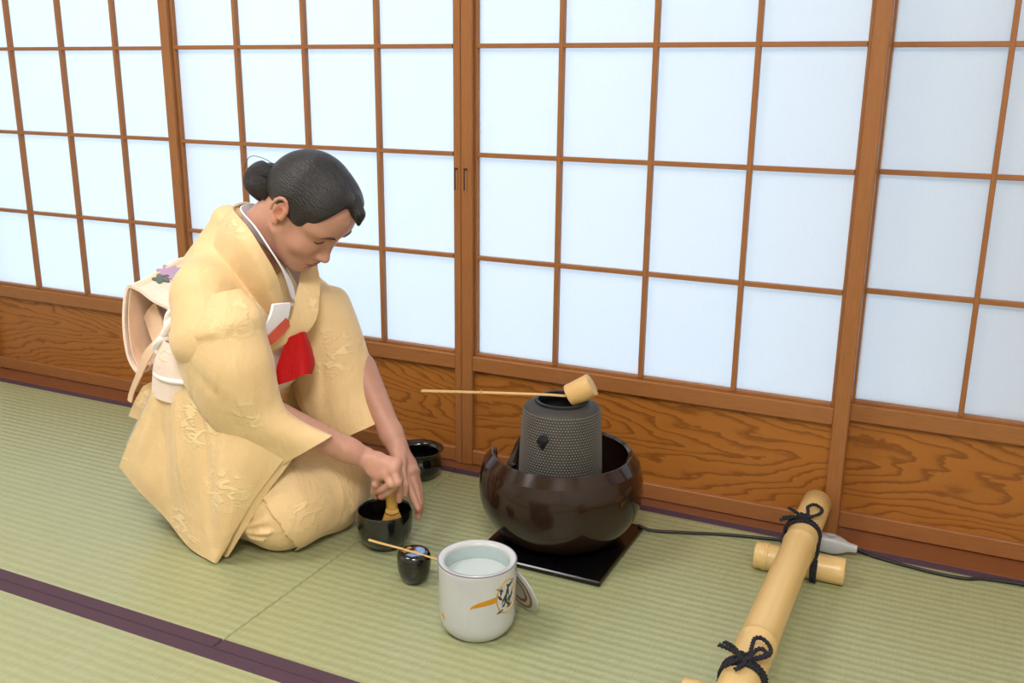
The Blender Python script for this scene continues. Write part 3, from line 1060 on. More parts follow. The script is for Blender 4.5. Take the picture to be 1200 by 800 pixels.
# ---------------------------------------------------------------- smooth solid modelling: distance fields meshed with surface nets
class Prim:
    def __init__(s, fn, lo, hi, k=0.0, mode='u', frame=None):
        s.fn, s.k, s.mode, s.frame = fn, k, mode, frame
        lo, hi = np.array(lo, float), np.array(hi, float)
        if frame is not None:
            M, t, sc = frame
            c = np.array([[(lo, hi)[i][0], (lo, hi)[j][1], (lo, hi)[l][2]] for i in (0, 1) for j in (0, 1) for l in (0, 1)])
            c = (c @ M.T) * sc + t
            lo, hi = c.min(0), c.max(0)
        s.lo, s.hi = lo, hi

    def __call__(s, p):
        if s.frame is not None:
            M, t, sc = s.frame
            return s.fn(((p - t) / sc) @ M) * sc
        return s.fn(p)

    def gap(s, lo, hi):
        return float(np.linalg.norm(np.maximum(0, np.maximum(s.lo - hi, lo - s.hi))))


def rotm(rx=0, ry=0, rz=0):
    return np.array(Matrix.Rotation(rz, 3, 'Z') @ Matrix.Rotation(ry, 3, 'Y') @ Matrix.Rotation(rx, 3, 'X'))


def ell(c, r, k=0.01, mode='u', frame=None, rot=None):
    c, r = np.array(c, float), np.array(r, float)
    R = None if rot is None else rotm(*[math.radians(a) for a in rot])

    def fn(p):
        q = p - c
        if R is not None:
            q = q @ R
        k0 = np.sqrt(((q / r) ** 2).sum(-1))
        k1 = np.sqrt(((q / (r * r)) ** 2).sum(-1)) + 1e-9
        return np.where(k0 < 1e-6, -r.min(), k0 * (k0 - 1) / k1)
    m = r if R is None else np.full(3, r.max())
    return Prim(fn, c - m, c + m, k, mode, frame)


def cap(a, b, ra, rb=None, k=0.01, mode='u', frame=None):
    a, b = np.array(a, float), np.array(b, float)
    rb = ra if rb is None else rb
    ba = b - a
    bb = float(ba @ ba) + 1e-12

    def fn(p):
        q = p - a
        t = np.clip((q @ ba) / bb, 0, 1)
        return np.sqrt(((q - t[..., None] * ba) ** 2).sum(-1)) - (ra + (rb - ra) * t)
    m = max(ra, rb)
    return Prim(fn, np.minimum(a, b) - m, np.maximum(a, b) + m, k, mode, frame)


def chain(pts, rs, k=0.006, frame=None):
    return [cap(pts[i], pts[i + 1], rs[i], rs[i + 1], k, 'u', frame) for i in range(len(pts) - 1)]


def field(groups, prims_ok, p):
    """groups: list of (prims, k): each group folds its own prims, groups are then joined with their k"""
    tot = None
    for gi, (prims, gk) in enumerate(groups):
        d = None
        for pi, pr in enumerate(prims):
            if not prims_ok[gi][pi]:
                continue
            v = pr(p)
            if pr.mode == 'u':
                if d is None:
                    d = v
                elif pr.k > 0:
                    h = np.clip(0.5 + 0.5 * (v - d) / pr.k, 0, 1)
                    d = v + (d - v) * h - pr.k * h * (1 - h)
                else:
                    d = np.minimum(d, v)
            elif d is not None:
                if pr.k > 0:
                    h = np.clip(0.5 - 0.5 * (v + d) / pr.k, 0, 1)
                    d = d + (-v - d) * h + pr.k * h * (1 - h)
                else:
                    d = np.maximum(d, -v)
        if d is None:
            continue
        if tot is None:
            tot = d
        else:
            h = np.clip(0.5 + 0.5 * (d - tot) / gk, 0, 1)
            tot = d + (tot - d) * h - gk * h * (1 - h)
    return tot


def nets(name, groups, vox, disp=None, clip=None, B=14):
    """surface-nets mesh of the zero level; disp(p) is added to the field, clip(p) is intersected with it"""
    allp = [p for g in groups for p in g[0] if p.mode == 'u']
    lo = np.min([p.lo for p in allp], 0) - 3 * vox
    hi = np.max([p.hi for p in allp], 0) + 3 * vox
    nb = np.ceil((hi - lo) / (vox * B)).astype(int)
    diag = vox * B * math.sqrt(3)
    N = nb * B + 2
    st = np.array([N[1] * N[2], N[2], 1], dtype=np.int64)
    ax = np.arange(B + 1)
    G = np.stack(np.meshgrid(ax, ax, ax, indexing='ij'), -1)
    corner = [(i, j, k) for i in (0, 1) for j in (0, 1) for k in (0, 1)]
    keys, pos, edges = [], [], []
    for bi in range(nb[0]):
        for bj in range(nb[1]):
            for bk in range(nb[2]):
                b0 = np.array([bi, bj, bk]) * B
                l = lo + b0 * vox
                h = l + B * vox
                ok, near = [], False
                for prims, gk in groups:
                    row = []
                    for p in prims:
                        g_ = p.gap(l, h)
                        use = g_ < max(p.k, gk, 0.004) + 0.5 * vox * B
                        row.append(use)
                        near = near or (p.mode == 'u' and g_ < 0.012)
                    ok.append(row)
                if not near:
                    continue
                c = ((l + h) / 2)[None]
                dc = field(groups, ok, c)
                if dc is None or abs(float(dc[0])) > diag * 1.0 + 0.012:
                    continue
                P_ = l + G * vox
                d = field(groups, ok, P_.reshape(-1, 3))
                if disp is not None:
                    d = d + disp(P_.reshape(-1, 3))
                if clip is not None:
                    d = np.maximum(d, clip(P_.reshape(-1, 3)))
                d = d.reshape(B + 1, B + 1, B + 1)
                sg = d < 0
                if sg.all() or not sg.any():
                    continue
                C8 = np.stack([d[i:B + i, j:B + j, k:B + k] for i, j, k in corner])
                S8 = C8 < 0
                act = S8.any(0) & ~S8.all(0)
                I = np.argwhere(act)
                if not len(I):
                    continue
                v8 = C8[:, act]
                s8 = S8[:, act]
                num = np.zeros((len(I), 3)); cnt = np.zeros(len(I))
                for a_ in range(8):
                    for sft in range(3):
                        b_ = a_ | (1 << sft)
                        if b_ == a_:
                            continue
                        x = s8[a_] != s8[b_]
                        t = np.where(x, v8[a_] / (v8[a_] - v8[b_] + 1e-20), 0)
                        pa = np.array(corner[a_], float); pb = np.array(corner[b_], float)
                        num += np.where(x[:, None], pa + t[:, None] * (pb - pa), 0)
                        cnt += x
                gi_ = I + b0
                keys.append(gi_ @ st)
                pos.append(lo + (gi_ + num / cnt[:, None]) * vox)
                for axn in range(3):
                    o = [0, 0, 0]; o[axn] = 1
                    e0 = s8[0]; e1 = s8[corner.index(tuple(o))]
                    x = e0 != e1
                    edges.append((axn, gi_[x] @ st, e0[x]))
    keys = np.concatenate(keys); pos = np.concatenate(pos)
    order = np.argsort(keys)
    keys = keys[order]; V = pos[order]
    F = []
    for axn, kk, s0 in edges:
        if not len(kk):
            continue
        u, w = st[(axn + 1) % 3], st[(axn + 2) % 3]
        q = np.stack([kk, kk - u, kk - u - w, kk - w], 1)
        idx = np.searchsorted(keys, q)
        idx = np.minimum(idx, len(keys) - 1)
        good = (keys[idx] == q).all(1)
        idx = idx[good]; s_ = s0[good]
        idx[~s_] = idx[~s_][:, ::-1]
        F.append(idx)
    F = np.concatenate(F)
    return V, F


def vnoise(p, freq, seed, octaves=2):
    """cheap smooth noise from rotated sines, about -1..1"""
    r = np.random.RandomState(seed)
    out = np.zeros(len(p)); amp = 1.0; tot = 0
    for o in range(octaves):
        for _ in range(4):
            d = r.normal(size=3); d /= np.linalg.norm(d)
            e = r.normal(size=3); e /= np.linalg.norm(e)
            out += amp * 0.5 * np.sin(p @ d * freq + r.uniform(0, 6.28) + 1.3 * np.sin(p @ e * freq * 0.7 + r.uniform(0, 6.28)))
        tot += amp
        amp *= 0.5; freq *= 2.1
    return out / (2 * tot) * 1.6


def smooth_verts(V, F, it=1, lam=0.5):
    for _ in range(it):
        acc = np.zeros_like(V); cnt = np.zeros(len(V))
        n = F.shape[1]
        for a in range(n):
            b = (a + 1) % n
            np.add.at(acc, F[:, a], V[F[:, b]]); np.add.at(cnt, F[:, a], 1)
            np.add.at(acc, F[:, b], V[F[:, a]]); np.add.at(cnt, F[:, b], 1)
        V = V + lam * (acc / np.maximum(cnt, 1)[:, None] - V)
    return V


# ---------------------------------------------------------------- cloth sheets and tubes from a grid of control points
def surf(ctrl, nu, nv, closed_v=False):
    """bicubic Catmull-Rom surface through a grid of points -> (nu, nv, 3)"""
    c = np.array(ctrl, float)
    if closed_v:
        c = np.concatenate([c[:, -2:], c, c[:, :3]], axis=1)
        m = c.shape[1] - 5
        cols = []
        for row in c:
            n_all = catmull(row, (len(row) - 1) * 40 + 1)
            s = np.linspace(2, 2 + m, nv, endpoint=False) * 40
            cols.append(n_all[np.round(s).astype(int)])
        mid = np.array(cols)
    else:
        mid = np.array([catmull(row, nv) for row in c])
    return np.array([catmull(mid[:, j], nu) for j in range(mid.shape[1])]).transpose(1, 0, 2)


def grid_normals(S, closed_v=False):
    du = np.gradient(S, axis=0)
    if closed_v:
        dv = np.roll(S, -1, 1) - np.roll(S, 1, 1)
    else:
        dv = np.gradient(S, axis=1)
    n = np.cross(du, dv)
    return n / (np.linalg.norm(n, axis=2)[..., None] + 1e-12)


def shell(S, thick, closed_v=False, side=1.0):
    """a sheet with real thickness: front, back and edges"""
    nu, nv = S.shape[:2]
    N = grid_normals(S, closed_v)
    A = S.reshape(-1, 3)
    Bk = (S - N * thick * side).reshape(-1, 3)
    V = np.vstack([A, Bk])
    o = nu * nv
    F = []
    jn = nv if closed_v else nv - 1
    for i in range(nu - 1):
        for j in range(jn):
            j2 = (j + 1) % nv
            a, b, c, d = i * nv + j, (i + 1) * nv + j, (i + 1) * nv + j2, i * nv + j2
            F.append((a, b, c, d)); F.append((o + d, o + c, o + b, o + a))
    for j in range(jn):
        j2 = (j + 1) % nv
        F.append((j2 + 0, j, o + j, o + j2)[::-1]); e = (nu - 1) * nv
        F.append((e + j, e + j2, o + e + j2, o + e + j)[::-1])
    if not closed_v:
        for i in range(nu - 1):
            a, b = i * nv, (i + 1) * nv
            F.append((a, b, o + b, o + a)[::-1])
            a, b = a + nv - 1, b + nv - 1
            F.append((b, a, o + a, o + b)[::-1])
    return V, F


def sheet(name, ctrl, mat, parent, thick=0.003, nu=48, nv=48, fold=None, closed_v=False, side=1.0, sharp=60):
    S = surf(ctrl, nu, nv, closed_v)
    if fold is not None:
        N = grid_normals(S, closed_v)
        u = np.linspace(0, 1, nu)[:, None] * np.ones((1, nv))
        v = np.linspace(0, 1, nv)[None, :] * np.ones((nu, 1))
        S = S + N * fold(u, v, S)[..., None]
    V, F = shell(S, thick, closed_v, side)
    me = py_mesh(name, V, F, True, None)
    bm = bmesh.new(); bm.from_mesh(me)
    bmesh.ops.recalc_face_normals(bm, faces=bm.faces)
    bm.to_mesh(me); bm.free()
    me.set_sharp_from_angle(angle=math.radians(sharp))
    return link(name, me, mat, parent)
# ---------------------------------------------------------------- the kneeling person: materials


def skin_material():
    t = NT('skin')
    at = t.n('ShaderNodeAttribute', attribute_name='tint')
    v = t.coord()
    nz = t.noise(v, 55, 3)
    base = t.mix(nz, srgb(180, 131, 112), srgb(194, 146, 125))
    c = t.mix(at.outputs['Alpha'], base, at.outputs['Color'])
    t.set(c, 0.46, 0, 0.4, sss=0.12)
    t.b.inputs['Subsurface Radius'].default_value = (0.008, 0.003, 0.0015)
    t.bump(t.noise(v, 420, 3), 0.06, 0.0006)
    return t.m


def hair_material():
    t = NT('black_hair')
    v = t.coord()
    at = t.n('ShaderNodeAttribute', attribute_name='strand')
    s = t.n('ShaderNodeSeparateXYZ')
    t.link(at.outputs['Vector'], s.inputs[0])
    cv = t.n('ShaderNodeCombineXYZ')
    t.link(t.math('MULTIPLY', s.outputs[0], 55.0), cv.inputs[0])
    t.link(t.math('MULTIPLY', s.outputs[1], 7.0), cv.inputs[1])
    nz = t.noise(cv.outputs[0], 1.0, 3, 0.6)
    t.set(t.mix(nz, srgb(7, 6, 10), srgb(30, 23, 26)), t.math('MULTIPLY_ADD', nz, 0.25, 0.26), 0, 0.5)
    t.bump(nz, 0.9, 0.003)
    return t.m


def silk_material(name, a, b, motif=0.5, rough=0.55, sheen=0.25):
    t = NT(name)
    v = t.coord()
    weave = t.noise(t.coord((260, 260, 160)), 1, 2)
    big = t.noise(v, 6, 3)
    # scattered tone-on-tone leaf sprays woven into the silk
    vo = t.n('ShaderNodeTexVoronoi', feature='F1')
    vo.inputs['Scale'].default_value = 7.0
    t.link(v, vo.inputs['Vector'])
    near = t.ramp(vo.outputs['Distance'], [(0.26, (1, 1, 1)), (0.40, (0, 0, 0))])
    leaf = t.noise(t.coord((34, 34, 70)), 1, 2, 0.5, 0.8)
    leaf = t.ramp(leaf, [(0.50, (0, 0, 0)), (0.56, (1, 1, 1))])
    mo = t.math('MULTIPLY', near, leaf)
    c = t.mix(big, a, b)
    c = t.mix(t.math('MULTIPLY', mo, 0.9 * motif), c, srgb(246, 224, 172))
    t.set(c, rough, 0, 0.3, sheen=sheen)
    t.b.inputs['Sheen Roughness'].default_value = 0.4
    h = t.math('ADD', t.math('MULTIPLY', weave, 0.35), t.math('MULTIPLY', mo, 1.2 * motif))
    wr = t.noise(t.coord((18, 18, 9)), 1, 3, 0.6)
    h = t.math('ADD', h, t.math('MULTIPLY', wr, 1.6))
    crease = t.noise(t.coord((7, 7, 3.2), rot=(0.5, 0.3, 0.4)), 1.6, 2, 0.5, 1.4)
    h = t.math('ADD', h, t.math('MULTIPLY', crease, 3.2 if rough < 0.58 else 0.6))
    t.bump(h, 0.6, 0.0042)
    return t.m


M_skin = skin_material()
M_hair = hair_material()
M_silk = silk_material('yellow_silk', srgb(220, 187, 136), srgb(231, 200, 152))
M_lining = silk_material('white_lining', srgb(232, 224, 220), srgb(244, 238, 234), 0.1)
M_obi = silk_material('pale_pink_obi', srgb(232, 208, 194), srgb(242, 222, 210), 0.4)
M_obi_in = silk_material('peach_obi_lining', srgb(232, 194, 164), srgb(240, 206, 178), 0.1)
M_collar = silk_material('white_under_collar', srgb(226, 222, 230), srgb(240, 238, 244), 0.1)
M_red = silk_material('red_silk', srgb(176, 6, 12), srgb(196, 12, 18), 0.0, 0.6, 0.0)
M_redpat = silk_material('red_patterned_silk', srgb(176, 30, 22), srgb(226, 120, 92), 1.0)
M_card = plain('white_folded_paper', srgb(240, 240, 246), 0.7)
M_brow = plain('dark_brow', srgb(60, 42, 38), 0.7)
M_lash = plain('dark_lash', srgb(30, 20, 20), 0.6)
M_flower = plain('violet_embroidery', srgb(176, 150, 180), 0.8)
M_flower_leaf = plain('green_embroidery', srgb(88, 108, 100), 0.7)

# ---------------------------------------------------------------- head pose (face toward +x, bowed over the bowl)
HM = np.array([[0.612, 0.062, 0.788], [0.013, 0.996, -0.088], [-0.791, 0.065, 0.609]])
HM = np.linalg.qr(HM)[0] * np.sign(np.diag(np.linalg.qr(HM)[1]))
HT = np.array([-0.4745, -0.499, 0.6985])
HS = 0.92
HF = (HM, HT, HS)


def H(*p):
    return HM @ np.array(p) * HS + HT


def head_prims():
    f = HF
    L = [ell((-0.012, 0, 0.043), (0.090, 0.073, 0.078), 0.01, frame=f),
         ell((0.036, 0, 0.045), (0.054, 0.061, 0.056), 0.03, frame=f),          # forehead
         ell((0.030, 0, -0.022), (0.060, 0.060, 0.078), 0.03, frame=f),         # face block
         ell((0.048, 0, -0.074), (0.042, 0.041, 0.036), 0.03, frame=f),         # jaw
         ell((0.078, 0, -0.098), (0.017, 0.020, 0.016), 0.022, frame=f)]        # chin
    for s in (-1, 1):
        L += [cap((0.008, s * 0.056, -0.052), (0.068, s * 0.020, -0.098), 0.013, 0.012, 0.025, frame=f),
              ell((0.060, s * 0.037, -0.030), (0.025, 0.024, 0.023), 0.022, frame=f),      # cheek
              ell((0.061, s * 0.031, 0.029), (0.020, 0.026, 0.012), 0.022, frame=f)]       # brow ridge
    L += [ell((0.074, 0, -0.066), (0.0235, 0.027, 0.021), 0.020, frame=f),                   # muzzle
          cap((0.079, 0, 0.014), (0.1035, 0, -0.034), 0.0070, 0.0088, 0.014, frame=f),       # nose bridge
          ell((0.1045, 0, -0.0375), (0.0098, 0.0092, 0.0082), 0.008, frame=f)]               # tip
    for s in (-1, 1):
        L += [ell((0.094, s * 0.0118, -0.0405), (0.0092, 0.0066, 0.0066), 0.006, frame=f),
              ell((0.0930, s * 0.031, 0.009), (0.0165, 0.018, 0.0105), 0.014, 's', frame=f),   # socket
              ell((0.0665, s * 0.0315, 0.006), (0.0150, 0.0170, 0.0125), 0.006, frame=f),      # lidded eye
              ell((0.0995, s * 0.0062, -0.0475), (0.0045, 0.0030, 0.0030), 0.002, 's', frame=f)]
    # mouth
    L += [ell((0.0945, 0.0065, -0.0625), (0.0075, 0.0125, 0.0042), 0.004, frame=f),
          ell((0.0945, -0.0065, -0.0625), (0.0075, 0.0125, 0.0042), 0.004, frame=f),
          ell((0.0925, 0, -0.0735), (0.0080, 0.0170, 0.0054), 0.004, frame=f)]
    cr = [(0.1010, 0, -0.0682), (0.0985, 0.012, -0.0678), (0.0910, 0.0215, -0.0690), (0.084, 0.0275, -0.0705)]
    for s in (-1, 1):
        q = [(x, s * y, z) for x, y, z in cr]
        for i in range(3):
            L.append(cap(q[i], q[i + 1], 0.0013, 0.0013, 0.0025, 's', f))
    L.append(ell((0.096, 0, -0.0840), (0.008, 0.016, 0.0045), 0.008, 's', frame=f))
    # ears
    for s in (-1, 1):
        y = s * 0.0745
        L.append(ell((-0.010, y - s * 0.002, -0.004), (0.0165, 0.0075, 0.028), 0.004, frame=f, rot=(0, 12, s * 20)))
        arc = []
        for t in np.linspace(-0.35 * PI, 1.18 * PI, 11):
            arc.append((-0.0125 + 0.0165 * math.cos(t) - 0.004 * math.sin(t), y + s * (0.0065 - 0.0045 * math.cos(t)), 0.003 + 0.0265 * math.sin(t)))
        L += chain(arc[1:], [0.0036] * 10, 0.002, f)
        L.append(ell((-0.004, y + s * 0.001, -0.0300), (0.0085, 0.0048, 0.0095), 0.004, frame=f))
        L.append(ell((-0.0075, y + s * 0.0068, -0.0035), (0.0078, 0.0060, 0.0130), 0.003, 's', frame=f))
        L.append(ell((0.0045, y + s * 0.0015, -0.008), (0.0045, 0.0040, 0.0060), 0.003, frame=f))
        L.append(cap((-0.016, y + s * 0.004, 0.008), (-0.018, y + s * 0.004, -0.014), 0.0026, 0.0026, 0.004, 'u', f))
    return L


def neck_prims():
    a = H(-0.030, 0, -0.035)
    return [cap(a, (-0.640, -0.497, 0.600), 0.047, 0.053, 0.03), cap(H(0.022, 0, -0.075), (-0.605, -0.497, 0.575), 0.030, 0.040, 0.03)]


def torso_prims():
    return [ell((-0.655, -0.5, 0.470), (0.090, 0.150, 0.130), 0.03),
            cap((-0.650, -0.61, 0.545), (-0.650, -0.39, 0.545), 0.045, 0.045, 0.04),
            cap((-0.665, -0.5, 0.42), (-0.75, -0.5, 0.18), 0.080, 0.075, 0.03),
            cap((-0.75, -0.53, 0.125), (-0.53, -0.55, 0.095), 0.065, 0.055, 0.04),
            cap((-0.75, -0.45, 0.125), (-0.49, -0.44, 0.095), 0.080, 0.058, 0.04),
            cap((-0.54, -0.55, 0.060), (-0.76, -0.53, 0.055), 0.045, 0.035, 0.03),
            cap((-0.49, -0.44, 0.060), (-0.76, -0.45, 0.055), 0.045, 0.035, 0.03)]


# the right hand grips the whisk from above
WR = np.array((-0.3575, -0.5050, 0.2040))
RE = np.array((-0.545, -0.640, 0.335))
RS = np.array((-0.650, -0.625, 0.520))
r_mcp = [(-0.2832, -0.5030, 0.2041), (-0.2848, -0.5120, 0.1944), (-0.2984, -0.5160, 0.1842), (-0.3167, -0.5160, 0.1770)]
r_fing = [[(-0.2832, -0.5030, 0.2041), (-0.2770, -0.5030, 0.1723), (-0.2815, -0.4970, 0.1414), (-0.2848, -0.4940, 0.1209)],
          [(-0.2848, -0.5120, 0.1944), (-0.2692, -0.5220, 0.1739), (-0.2935, -0.5160, 0.1466), (-0.3173, -0.5080, 0.1275)],
          [(-0.2984, -0.5160, 0.1842), (-0.2826, -0.5260, 0.1692), (-0.3061, -0.5180, 0.1504), (-0.3279, -0.5100, 0.1374)],
          [(-0.3167, -0.5160, 0.1770), (-0.3227, -0.5200, 0.1590), (-0.3340, -0.5100, 0.1361), (-0.3356, -0.5020, 0.1213)]]
r_thumb = [(-0.3462, -0.4800, 0.1746), (-0.3282, -0.4740, 0.1494), (-0.3165, -0.4740, 0.1272), (-0.3102, -0.4780, 0.1130)]
LW = np.array((-0.3515, -0.3920, 0.1932))
LE = np.array((-0.476, -0.338, 0.330))
LS = np.array((-0.650, -0.375, 0.520))
l_fing = [[(-0.3177, -0.4180, 0.1452), (-0.2997, -0.4280, 0.1179), (-0.2830, -0.4360, 0.0976), (-0.2721, -0.4410, 0.0827)],
          [(-0.3112, -0.4080, 0.1465), (-0.2937, -0.4140, 0.1136), (-0.2806, -0.4230, 0.0850), (-0.2802, -0.4280, 0.0580)],
          [(-0.3090, -0.3980, 0.1432), (-0.2947, -0.4020, 0.1086), (-0.2854, -0.4080, 0.0817), (-0.2843, -0.4140, 0.0610)],
          [(-0.3109, -0.3880, 0.1371), (-0.3009, -0.3880, 0.1078), (-0.2947, -0.3920, 0.0851), (-0.2927, -0.3960, 0.0694)]]
l_thumb = [(-0.3271, -0.4220, 0.1699), (-0.3103, -0.4400, 0.1493), (-0.2953, -0.4550, 0.1352), (-0.2914, -0.4620, 0.1198)]


def hand_prims(wr, fing, thumb, el, wf=0.024):
    wr = np.array(wr)
    L = [cap(el, wr + (np.array(el) - wr) * 0.12, 0.036, 0.0235, 0.012), cap(wr + (np.array(el) - wr) * 0.15, wr, 0.0245, 0.0215, 0.012)]
    m = [np.array(f[0]) for f in fing]
    L += [cap(wr, m[i] * 0.97 + wr * 0.03, 0.0170, 0.0115, 0.008) for i in range(4)]
    L += [cap(m[i], m[i + 1], 0.0112, 0.0108, 0.006) for i in range(3)]
    L += [cap((wr * .6 + m[0] * .4), m[3] * 0.7 + wr * 0.3, 0.0165, 0.0150, 0.008)]
    t = [np.array(q) for q in thumb]
    L += [cap(wr * 0.7 + t[0] * 0.3, t[0], 0.0165, 0.0150, 0.008), cap(t[0], t[1], 0.0145, 0.0102, 0.006), cap(t[1], t[2], 0.0098, 0.0090, 0.003), cap(t[2], t[3], 0.0090, 0.0072, 0.002)]
    rad = [(0.0098, 0.0086, 0.0078, 0.0064), (0.0100, 0.0088, 0.0080, 0.0066), (0.0096, 0.0084, 0.0076, 0.0062), (0.0088, 0.0074, 0.0068, 0.0056)]
    for f, r in zip(fing, rad):
        q = [np.array(x) for x in f]
        for i in range(3):
            L.append(cap(q[i], q[i + 1], r[i], r[i + 1], 0.0035 if i == 0 else 0.0012))
        # knuckle swellings
        L.append(ell(q[1], (r[1] * 1.06,) * 3, 0.002))
        L.append(ell(q[0], (r[0] * 1.18,) * 3, 0.004))
    return L


def arm_prims(s, e):
    return [cap(s, e, 0.045, 0.036, 0.02)]


groups = [(head_prims() + neck_prims(), 0.004), (torso_prims(), 0.02),
          (arm_prims(RS, RE), 0.02), (hand_prims(WR, r_fing, r_thumb, RE), 0.006),
          (arm_prims(LS, LE), 0.02), (hand_prims(LW, l_fing, l_thumb, LE), 0.001)]
BV, BF = nets('person', groups, 0.0021)
BV = smooth_verts(BV, BF, 1, 0.4)
me = np_quads('person', BV, BF)
person = link('person', me, M_skin)
tag(person, 'person in a yellow kimono kneeling and whisking tea, head bowed, dark hair in a bun', 'person')
# natural tints: lips, nails, rosier ears and finger ends
loc = ((BV - HT) / HS) @ HM
tint = np.zeros((len(BV), 4), np.float32)


def paint(mask, col, a):
    m = np.clip(mask, 0, 1) * a
    w = m[:, None]
    tint[:, :3] = np.where(w > 0, (tint[:, :3] * tint[:, 3:4] * (1 - w) + np.array(srgb(*col)) * w) / np.maximum(tint[:, 3:4] * (1 - w) + w, 1e-6), tint[:, :3])
    tint[:, 3] = tint[:, 3] * (1 - m) + m


x, y, z = loc.T
wl = 0.0245 - np.abs(z + 0.068) * 1.1
lip = np.clip((wl - np.abs(y)) / 0.003, 0, 1) * np.clip((0.0115 - np.abs(z + 0.0682)) / 0.0025, 0, 1) * (x > 0.080)
paint(lip, (150, 66, 64), 0.8)
paint(np.exp(-(((x - 0.066) / 0.03) ** 2 + ((np.abs(y) - 0.042) / 0.018) ** 2 + ((z + 0.030) / 0.018) ** 2)), (186, 112, 96), 0.30)
paint(np.exp(-(((x + 0.01) / 0.02) ** 2 + ((np.abs(y) - 0.078) / 0.012) ** 2 + (z / 0.035) ** 2)), (200, 120, 88), 0.5)
for f in r_fing + l_fing + [r_thumb, l_thumb]:
    tip, pre = np.array(f[3]), np.array(f[2])
    paint(np.exp(-(((BV - tip) ** 2).sum(1)) / 0.009 ** 2), (190, 118, 108), 0.55)
at = me.attributes.new('tint', 'FLOAT_COLOR', 'POINT')
at.data.foreach_set('color', tint.ravel())

# brows and lash lines, laid on the skin


def onface(yy, zz):
    m = (np.abs(y - yy) < 0.0035) & (np.abs(z - zz) < 0.0035) & (x > 0.03)
    return float(np.median(x[m])) + 0.0002 if m.any() else 0.08


def face_line(pts, rad, n=24):
    q = catmull(pts, n)
    xs = np.array([onface(a, b) for a, b in q])
    t = np.linspace(-1, 1, n)
    xs = np.polyval(np.polyfit(t, xs, 3), t)
    r = catmull(np.array(rad, float)[:, None], n)[:, 0]
    return tube_arrays([H(xx, a, b) for xx, (a, b) in zip(xs, q)], r, 8)


for s in (-1, 1):
    link('eyebrow', py_mesh('eyebrow', *face_line([(s * 0.0135, 0.0265), (s * 0.024, 0.0315), (s * 0.037, 0.0325), (s * 0.049, 0.0260)], [0.0018, 0.0027, 0.0023, 0.0008])), M_brow, person)
    link('eyelashes', py_mesh('eyelashes', *face_line([(s * 0.0175, 0.0025), (s * 0.0255, -0.0002), (s * 0.036, -0.0002), (s * 0.0465, 0.0040)], [0.0005, 0.0011, 0.0013, 0.0010])), M_lash, person)

# ---------------------------------------------------------------- hair with a low bun
hp = [ell((-0.010, 0, 0.042), (0.093, 0.080, 0.082), 0.01, frame=HF),
      ell((0.034, 0.0, 0.062), (0.062, 0.068, 0.058), 0.02, frame=HF),
      ell((-0.062, 0, 0.008), (0.048, 0.058, 0.058), 0.03, frame=HF),
      # cut the face free along the hairline
      ell((0.105, 0, -0.030), (0.080, 0.095, 0.160), 0.006, 's', frame=HF),
      ell((0.000, 0, -0.075), (0.060, 0.120, 0.075), 0.006, 's', frame=HF),
      ell((-0.045, 0, -0.095), (0.070, 0.120, 0.045), 0.01, 's', frame=HF)]
for s in (-1, 1):
    hp.append(ell((-0.010, s * 0.082, -0.012), (0.019, 0.020, 0.034), 0.004, 's', frame=HF))
    hp.append(ell((0.022, s * 0.064, 0.020), (0.018, 0.009, 0.018), 0.012, frame=HF))     # side lock before the ear
hp += [cap((0.058, 0.004, 0.106), (0.084, 0.002, 0.102), 0.018, 0.013, 0.012, frame=HF), cap((0.084, 0.002, 0.102), (0.099, 0.0, 0.090), 0.012, 0.005, 0.008, frame=HF)]        # front lock
HV, HF_ = nets('hair', [(hp, 0.01)], 0.0022)
HV = smooth_verts(HV, HF_, 2, 0.5)
hm = np_quads('hair', HV, HF_)
hair = link('hair', hm, M_hair, person)


def strand_attr(mesh, V, axis_pt, axis_dir):
    """strand coordinate: angle about an axis and distance along the flow"""
    q = ((V - HT) / HS) @ HM
    q = q - np.array(axis_pt)
    d = np.array(axis_dir, float); d /= np.linalg.norm(d)
    u = np.cross(d, (0, 0.2, 1)); u /= np.linalg.norm(u)
    w = np.cross(d, u)
    ang = np.arctan2(q @ w, q @ u)
    arr = np.stack([ang * 0.5, q @ d * 10, np.zeros(len(V))], 1).astype(np.float32)
    a = mesh.attributes.new('strand', 'FLOAT_VECTOR', 'POINT')
    a.data.foreach_set('vector', arr.ravel())


strand_attr(hm, HV, (-0.09, 0, 0.0), (1, 0, 0.35))
bun = [ell((-0.104, -0.010, -0.044), (0.038, 0.050, 0.040), 0.008, frame=HF),
       ell((-0.082, -0.006, -0.044), (0.030, 0.042, 0.034), 0.012, frame=HF)]


def bun_disp(p):
    q = ((p - HT) / HS) @ HM - np.array((-0.108, -0.008, -0.044))
    a = np.arctan2(q[:, 1], q[:, 0])
    r = np.linalg.norm(q[:, :2], axis=1)
    return 0.0032 * np.sin(a * 2 + r * 230 + q[:, 2] * 120)


UV, UF = nets('hair_bun', [(bun, 0.01)], 0.0022, bun_disp)
UV = smooth_verts(UV, UF, 1, 0.5)
um = np_quads('hair_bun', UV, UF)
strand_attr(um, UV, (-0.108, -0.008, -0.044), (0.5, 1, 0.3))
link('hair_bun', um, M_hair, hair)
# loose strands
for l in ([(-0.095, -0.02, 0.012), (-0.130, -0.03, 0.000), (-0.156, -0.03, -0.030), (-0.146, -0.030, -0.066)],):
    link('loose_strand', py_mesh('loose', *tube_arrays([H(*q) for q in catmull(l, 24)], 0.0007, 5)), M_hair, hair)

# ---------------------------------------------------------------- kimono: bodice and skirt as soft volumes


